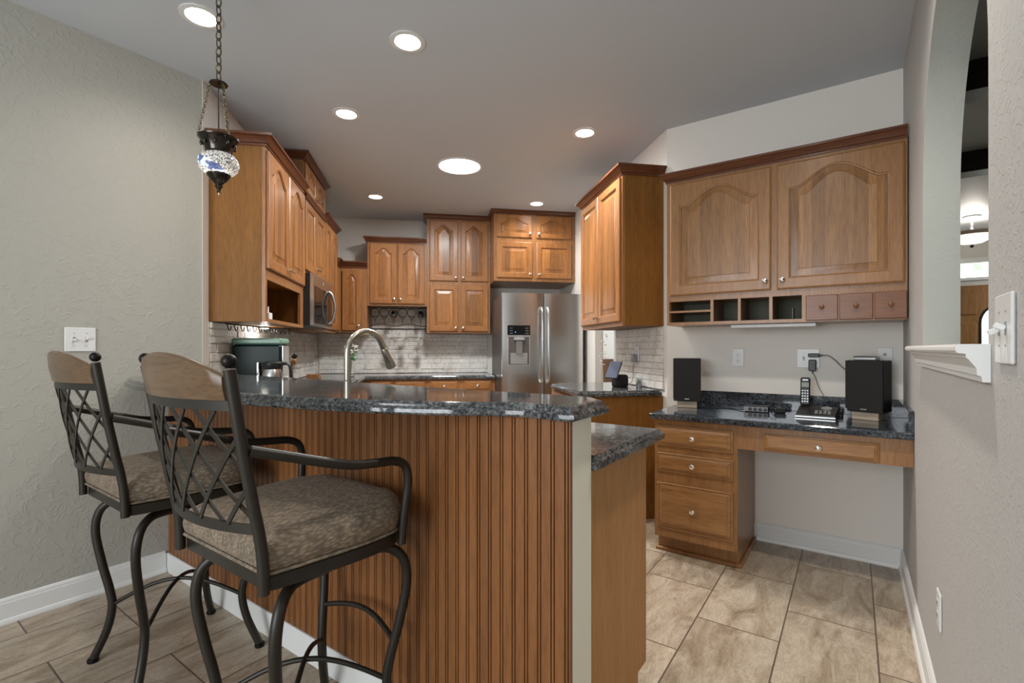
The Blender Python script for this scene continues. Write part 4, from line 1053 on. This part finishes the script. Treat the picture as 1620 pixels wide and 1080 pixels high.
# ================================================================ bar stools
def stool():
    t = thing('bar_stool', 'iron bar stool', 'bar stool', (0, 0, 0), AROT, 'bar stools at the raised bar')
    R_ = .0145
    # four legs, each with its bend under the seat
    for sx in (-1, 1):
        for sy in (-1, 1):
            P = [(sx * .15, sy * .02, .618), (sx * .165, sy * .12, .622), (sx * .185, sy * .165, .612), (sx * .205, sy * .195, .575), (sx * .208, sy * .205, .50), (sx * .190, sy * .19, .38), (sx * .172, sy * .172, .28), (sx * .165, sy * .165, .21), (sx * .178, sy * .178, .12), (sx * .213, sy * .210, .012)]
            o = MB().tube(smoothpath(P, 6), R_, 12).build('leg', M['iron'], t, 60)
            MB().lathe([(0, 0), (.018, 0), (.0195, .006), (.018, .014), (.012, .018), (0, .018)], (sx * .214, sy * .211, 0), 16).build('foot_glide', M['iron2'], o, 40)
    for sg in (1, -1):
        P = [(-.165 * sg * (1 - 2 * k / 16), -.165 * (1 - 2 * k / 16), .215 + .085 * math.sin(PI * k / 16)) for k in range(17)]
        MB().tube(P, .0075, 8).build('cross_brace', M['iron'], t, 60)
    P = [(-.178 + .356 * k / 16, .178 + .03 * math.sin(PI * k / 16), .33 + .03 * math.sin(PI * k / 16)) for k in range(17)]
    MB().tube(P, .0085, 8).build('footrest', M['iron'], t, 60)
    m = MB(); m.box(-.17, .17, -.02, .02, .612, .6345, .003); m.box(-.02, .02, -.17, .17, .612, .6345, .003); m.lathe([(.07, .6347), (.07, .6495), (0, .6495)], n=24); m.build('swivel_plate', M['iron2'], t)
    # seat outline
    def outline(g=0):
        P = []
        rear = -.222 - g; fr = .215 + g; hw0 = .215 + g; hw1 = .248 + g
        C = [(hw0 - .02, rear), (hw0, rear + .02), (hw1 - .008, -.05), (hw1, .06), (hw1 - .012, .13), (hw1 - .06, .185), (.10, fr), (0, fr + .006)]
        Q = smoothpath([(a, b, 0) for a, b in C], 5); right_ = [(v.x, v.y) for v in Q]
        return right_ + [(-x, y) for x, y in reversed(right_[:-1])]
    O = outline()
    n = len(O)
    m = MB(); m.rings([[(x, y, z) for x, y in outline(g)] for g, z in ((.004, .650), (.006, .652), (.006, .684), (.002, .686))]); m.build('seat_frame', M['iron'], t, 40)
    prof = [(-.02, .687), (.004, .690), (.012, .703), (.016, .722), (.013, .742), (.002, .760), (-.018, .773), (-.045, .781), (-.08, .786), (-.13, .789), (-.19, .790)]
    rg = []
    for g, z in prof:
        if g > -.05: rg.append([(x, y, z) for x, y in outline(g)])
        else:
            k = (-.04 - g) / .17
            b_ = outline(-.04); rg.append([(x * (1 - k), y * (1 - k), z) for x, y in b_])
    MB().rings(rg).build('seat_cushion', M['fabric'], t, 60)
    MB().tube([(x, y, .694) for x, y in outline(.012)], .0042, 6, closed=True).build('welt', M['fabric'], t, 60)
    # posts
    def postpt(z):
        P = [(.650, -.226, .222), (.72, -.2275, .222), (.78, -.234, .222), (.85, -.249, .223), (1.0, -.277, .226), (1.17, -.305, .230)]
        for i in range(len(P) - 1):
            if z <= P[i + 1][0]:
                u = (z - P[i][0]) / (P[i + 1][0] - P[i][0]); return (P[i][2] + (P[i + 1][2] - P[i][2]) * u, P[i][1] + (P[i + 1][1] - P[i][1]) * u)
        return (P[-1][2], P[-1][1])
    for sx in (-1, 1):
        P = [(sx * postpt(z)[0], postpt(z)[1] - .012, z) for z in (.652, .70, .75, .80, .85, .92, 1.0, 1.08, 1.165)]
        o = MB().tube(smoothpath(P, 4), .013, 12).build('back_post', M['iron'], t, 60)
        MB().sph((sx * .230, -.317, 1.183), .0155, 10).build('ball_finial', M['iron2'], o, 60)
    def bow(u, z, b=.048):   # u -1..1 across
        x, y = postpt(z); return Vector((x * u, y - .012 - b * (1 - u * u), z))
    # wood top rail
    n = 20; R = []
    for k in range(n + 1):
        u = -.945 + 1.89 * k / n; top = 1.142 + .060 * (1 - (u) ** 2) ** .8; z0 = 1.098
        c = []
        for z, dy in ((z0, -.008), (z0, .008), ((z0 + top) / 2, .010), (top - .004, .008), (top, .003), (top, -.003), (top - .004, -.008), ((z0 + top) / 2, -.010)):
            v = bow(u, min(z, 1.17)); v.z = z; v.y += dy; c.append(tuple(v))
        R.append(c)
    MB().rings(R).build('top_rail', M['rail'], t, 50)
    def band(z, w, b=.048):
        R = []
        for k in range(n + 1):
            u = -.96 + 1.92 * k / n; c = []
            for zz, dy in ((z - w / 2, -.004), (z - w / 2, .004), (z + w / 2, .004), (z + w / 2, -.004)):
                v = bow(u, z, b); v.z = zz; v.y += dy; c.append(tuple(v))
            R.append(c)
        return MB().rings(R)
    band(1.086, .022).build('upper_band', M['iron'], t, 40)
    band(.802, .022).build('lower_band', M['iron'], t, 40)
    for s_ in (1, -1):
        for k in range(7):
            u0 = -1.62 + k * .42; du = .95; u1 = u0 + du
            za, zb = 1.076, .812; T0 = max(0, (-.95 - u0) / du); T1 = min(1, (.95 - u0) / du)
            if T1 - T0 < .08: continue
            R = []
            for j in range(9):
                T = T0 + (T1 - T0) * j / 8; u = s_ * (u0 + du * T); z = za + (zb - za) * T; v = bow(u, z)
                du2 = Vector((s_ * du * .222, 0, zb - za)).normalized(); side = Vector((-du2.z, 0, du2.x)) * .0062
                dy = .0022 * s_
                R.append([tuple(v + side + Vector((0, dy - .0018, 0))), tuple(v + side + Vector((0, dy + .0018, 0))), tuple(v - side + Vector((0, dy + .0018, 0))), tuple(v - side + Vector((0, dy - .0018, 0)))])
            MB().rings(R).build('lattice_bar', M['iron'], t, 40)
    # arms
    for sx in (-1, 1):
        px, py = postpt(.985)
        P = [(sx * (px + .006), py, .985), (sx * .245, py + .07, .963), (sx * .262, -.10, .930), (sx * .266, -.03, .911), (sx * .268, .05, .902), (sx * .268, .105, .896), (sx * .268, .143, .876), (sx * .268, .155, .83), (sx * .262, .150, .76), (sx * .258, .145, .71), (sx * .256, .142, .652)]
        MB().tube(smoothpath(P, 6), .0125, 12).build('arm', M['iron'], t, 60)
    return t
s1 = stool(); s1.location = (*pq(.815, 1.315), 0)
s1['label'] = 'dark iron bar stool with taupe seat and wooden top rail, nearest the camera'
s2 = copytree(s1); s2.location = (*pq(.815, 2.19), 0)
s2['label'] = 'dark iron bar stool with taupe seat beside the left wall under the pendant'

# ================================================================ foyer
t = thing('foyer_ceiling_light', 'lit glass bowl ceiling light seen through the arch', 'ceiling light', (*pq(7.7, -1.13), H), 0)
MB().lathe([(0, -.001), (.09, -.001), (.085, -.02), (.02, -.03), (0, -.03)]).build('canopy', M['silver'], t)
MB().tube([(0, 0, -.03), (0, 0, -.36)], .012).build('stem', M['silver'], t)
MB().lathe([(.0, -.33), (.10, -.315), (.17, -.275), (.205, -.22), (.215, -.20), (.20, -.205), (.16, -.25), (0, -.29)], n=32).build('glass_bowl', M['wglow'], t, 50)
MB().lathe([(.207, -.232), (.2145, -.20), (.220, -.195), (.220, -.235)], n=32).build('rim', M['tan'], t)
MB().lathe([(0, -.37), (.015, -.365), (.02, -.345), (.01, -.334), (0, -.334)]).build('finial', M['bronze'], t)
lamp('POINT', 'bulb', (0, 0, -.12), 12, WARM, t, shadow_soft_size=.08)
# front door, transom
d = MB().box(.0, .95, -.04, 0, .0, 2.05).build('door_1', M['frontdoor'], loc=(*pq(8.868, -1.06), 0), rotz=AROT); struct(d, 'oak front door with arched glass')
for a in ((.08, .28, 1.20, 1.55), (.08, .28, .75, 1.10), (.08, .28, 1.66, 1.95)): MB().box(a[0], a[1], -.052, -.041, a[2], a[3], .01).build('door_panel', M['frontdoor'], d)
P = [(.33, .5), (.62, .5), (.62, 1.55)] + [(.475 + .145 * math.cos(PI * k / 12), 1.55 + .2 * math.sin(PI * k / 12)) for k in range(1, 12)] + [(.33, 1.55)]
MB().rings([[(x, y, z) for x, z in P] for y in (-.041, -.046)]).build('door_glass', M['skyglass'], d)
P2 = [(.30, .47), (.65, .47), (.65, 1.55)] + [(.475 + .175 * math.cos(PI * k / 12), 1.55 + .23 * math.sin(PI * k / 12)) for k in range(1, 12)] + [(.30, 1.55)]
w_ = MB().rings([[(x, y, z) for x, z in P2] for y in (-.0402, -.0408)]).build('door_glass_frame', M['beam'], d)
w = MB().box(-.15, 1.1, -.02, 0, 2.12, 2.42).build('window_2', M['white'], loc=(*pq(8.868, -1.165), 0), rotz=AROT); struct(w, 'white transom window above the front door')
MB().box(-.10, 1.05, -.026, -.021, 2.16, 2.35).build('window_pane', M['skyglass'], w)
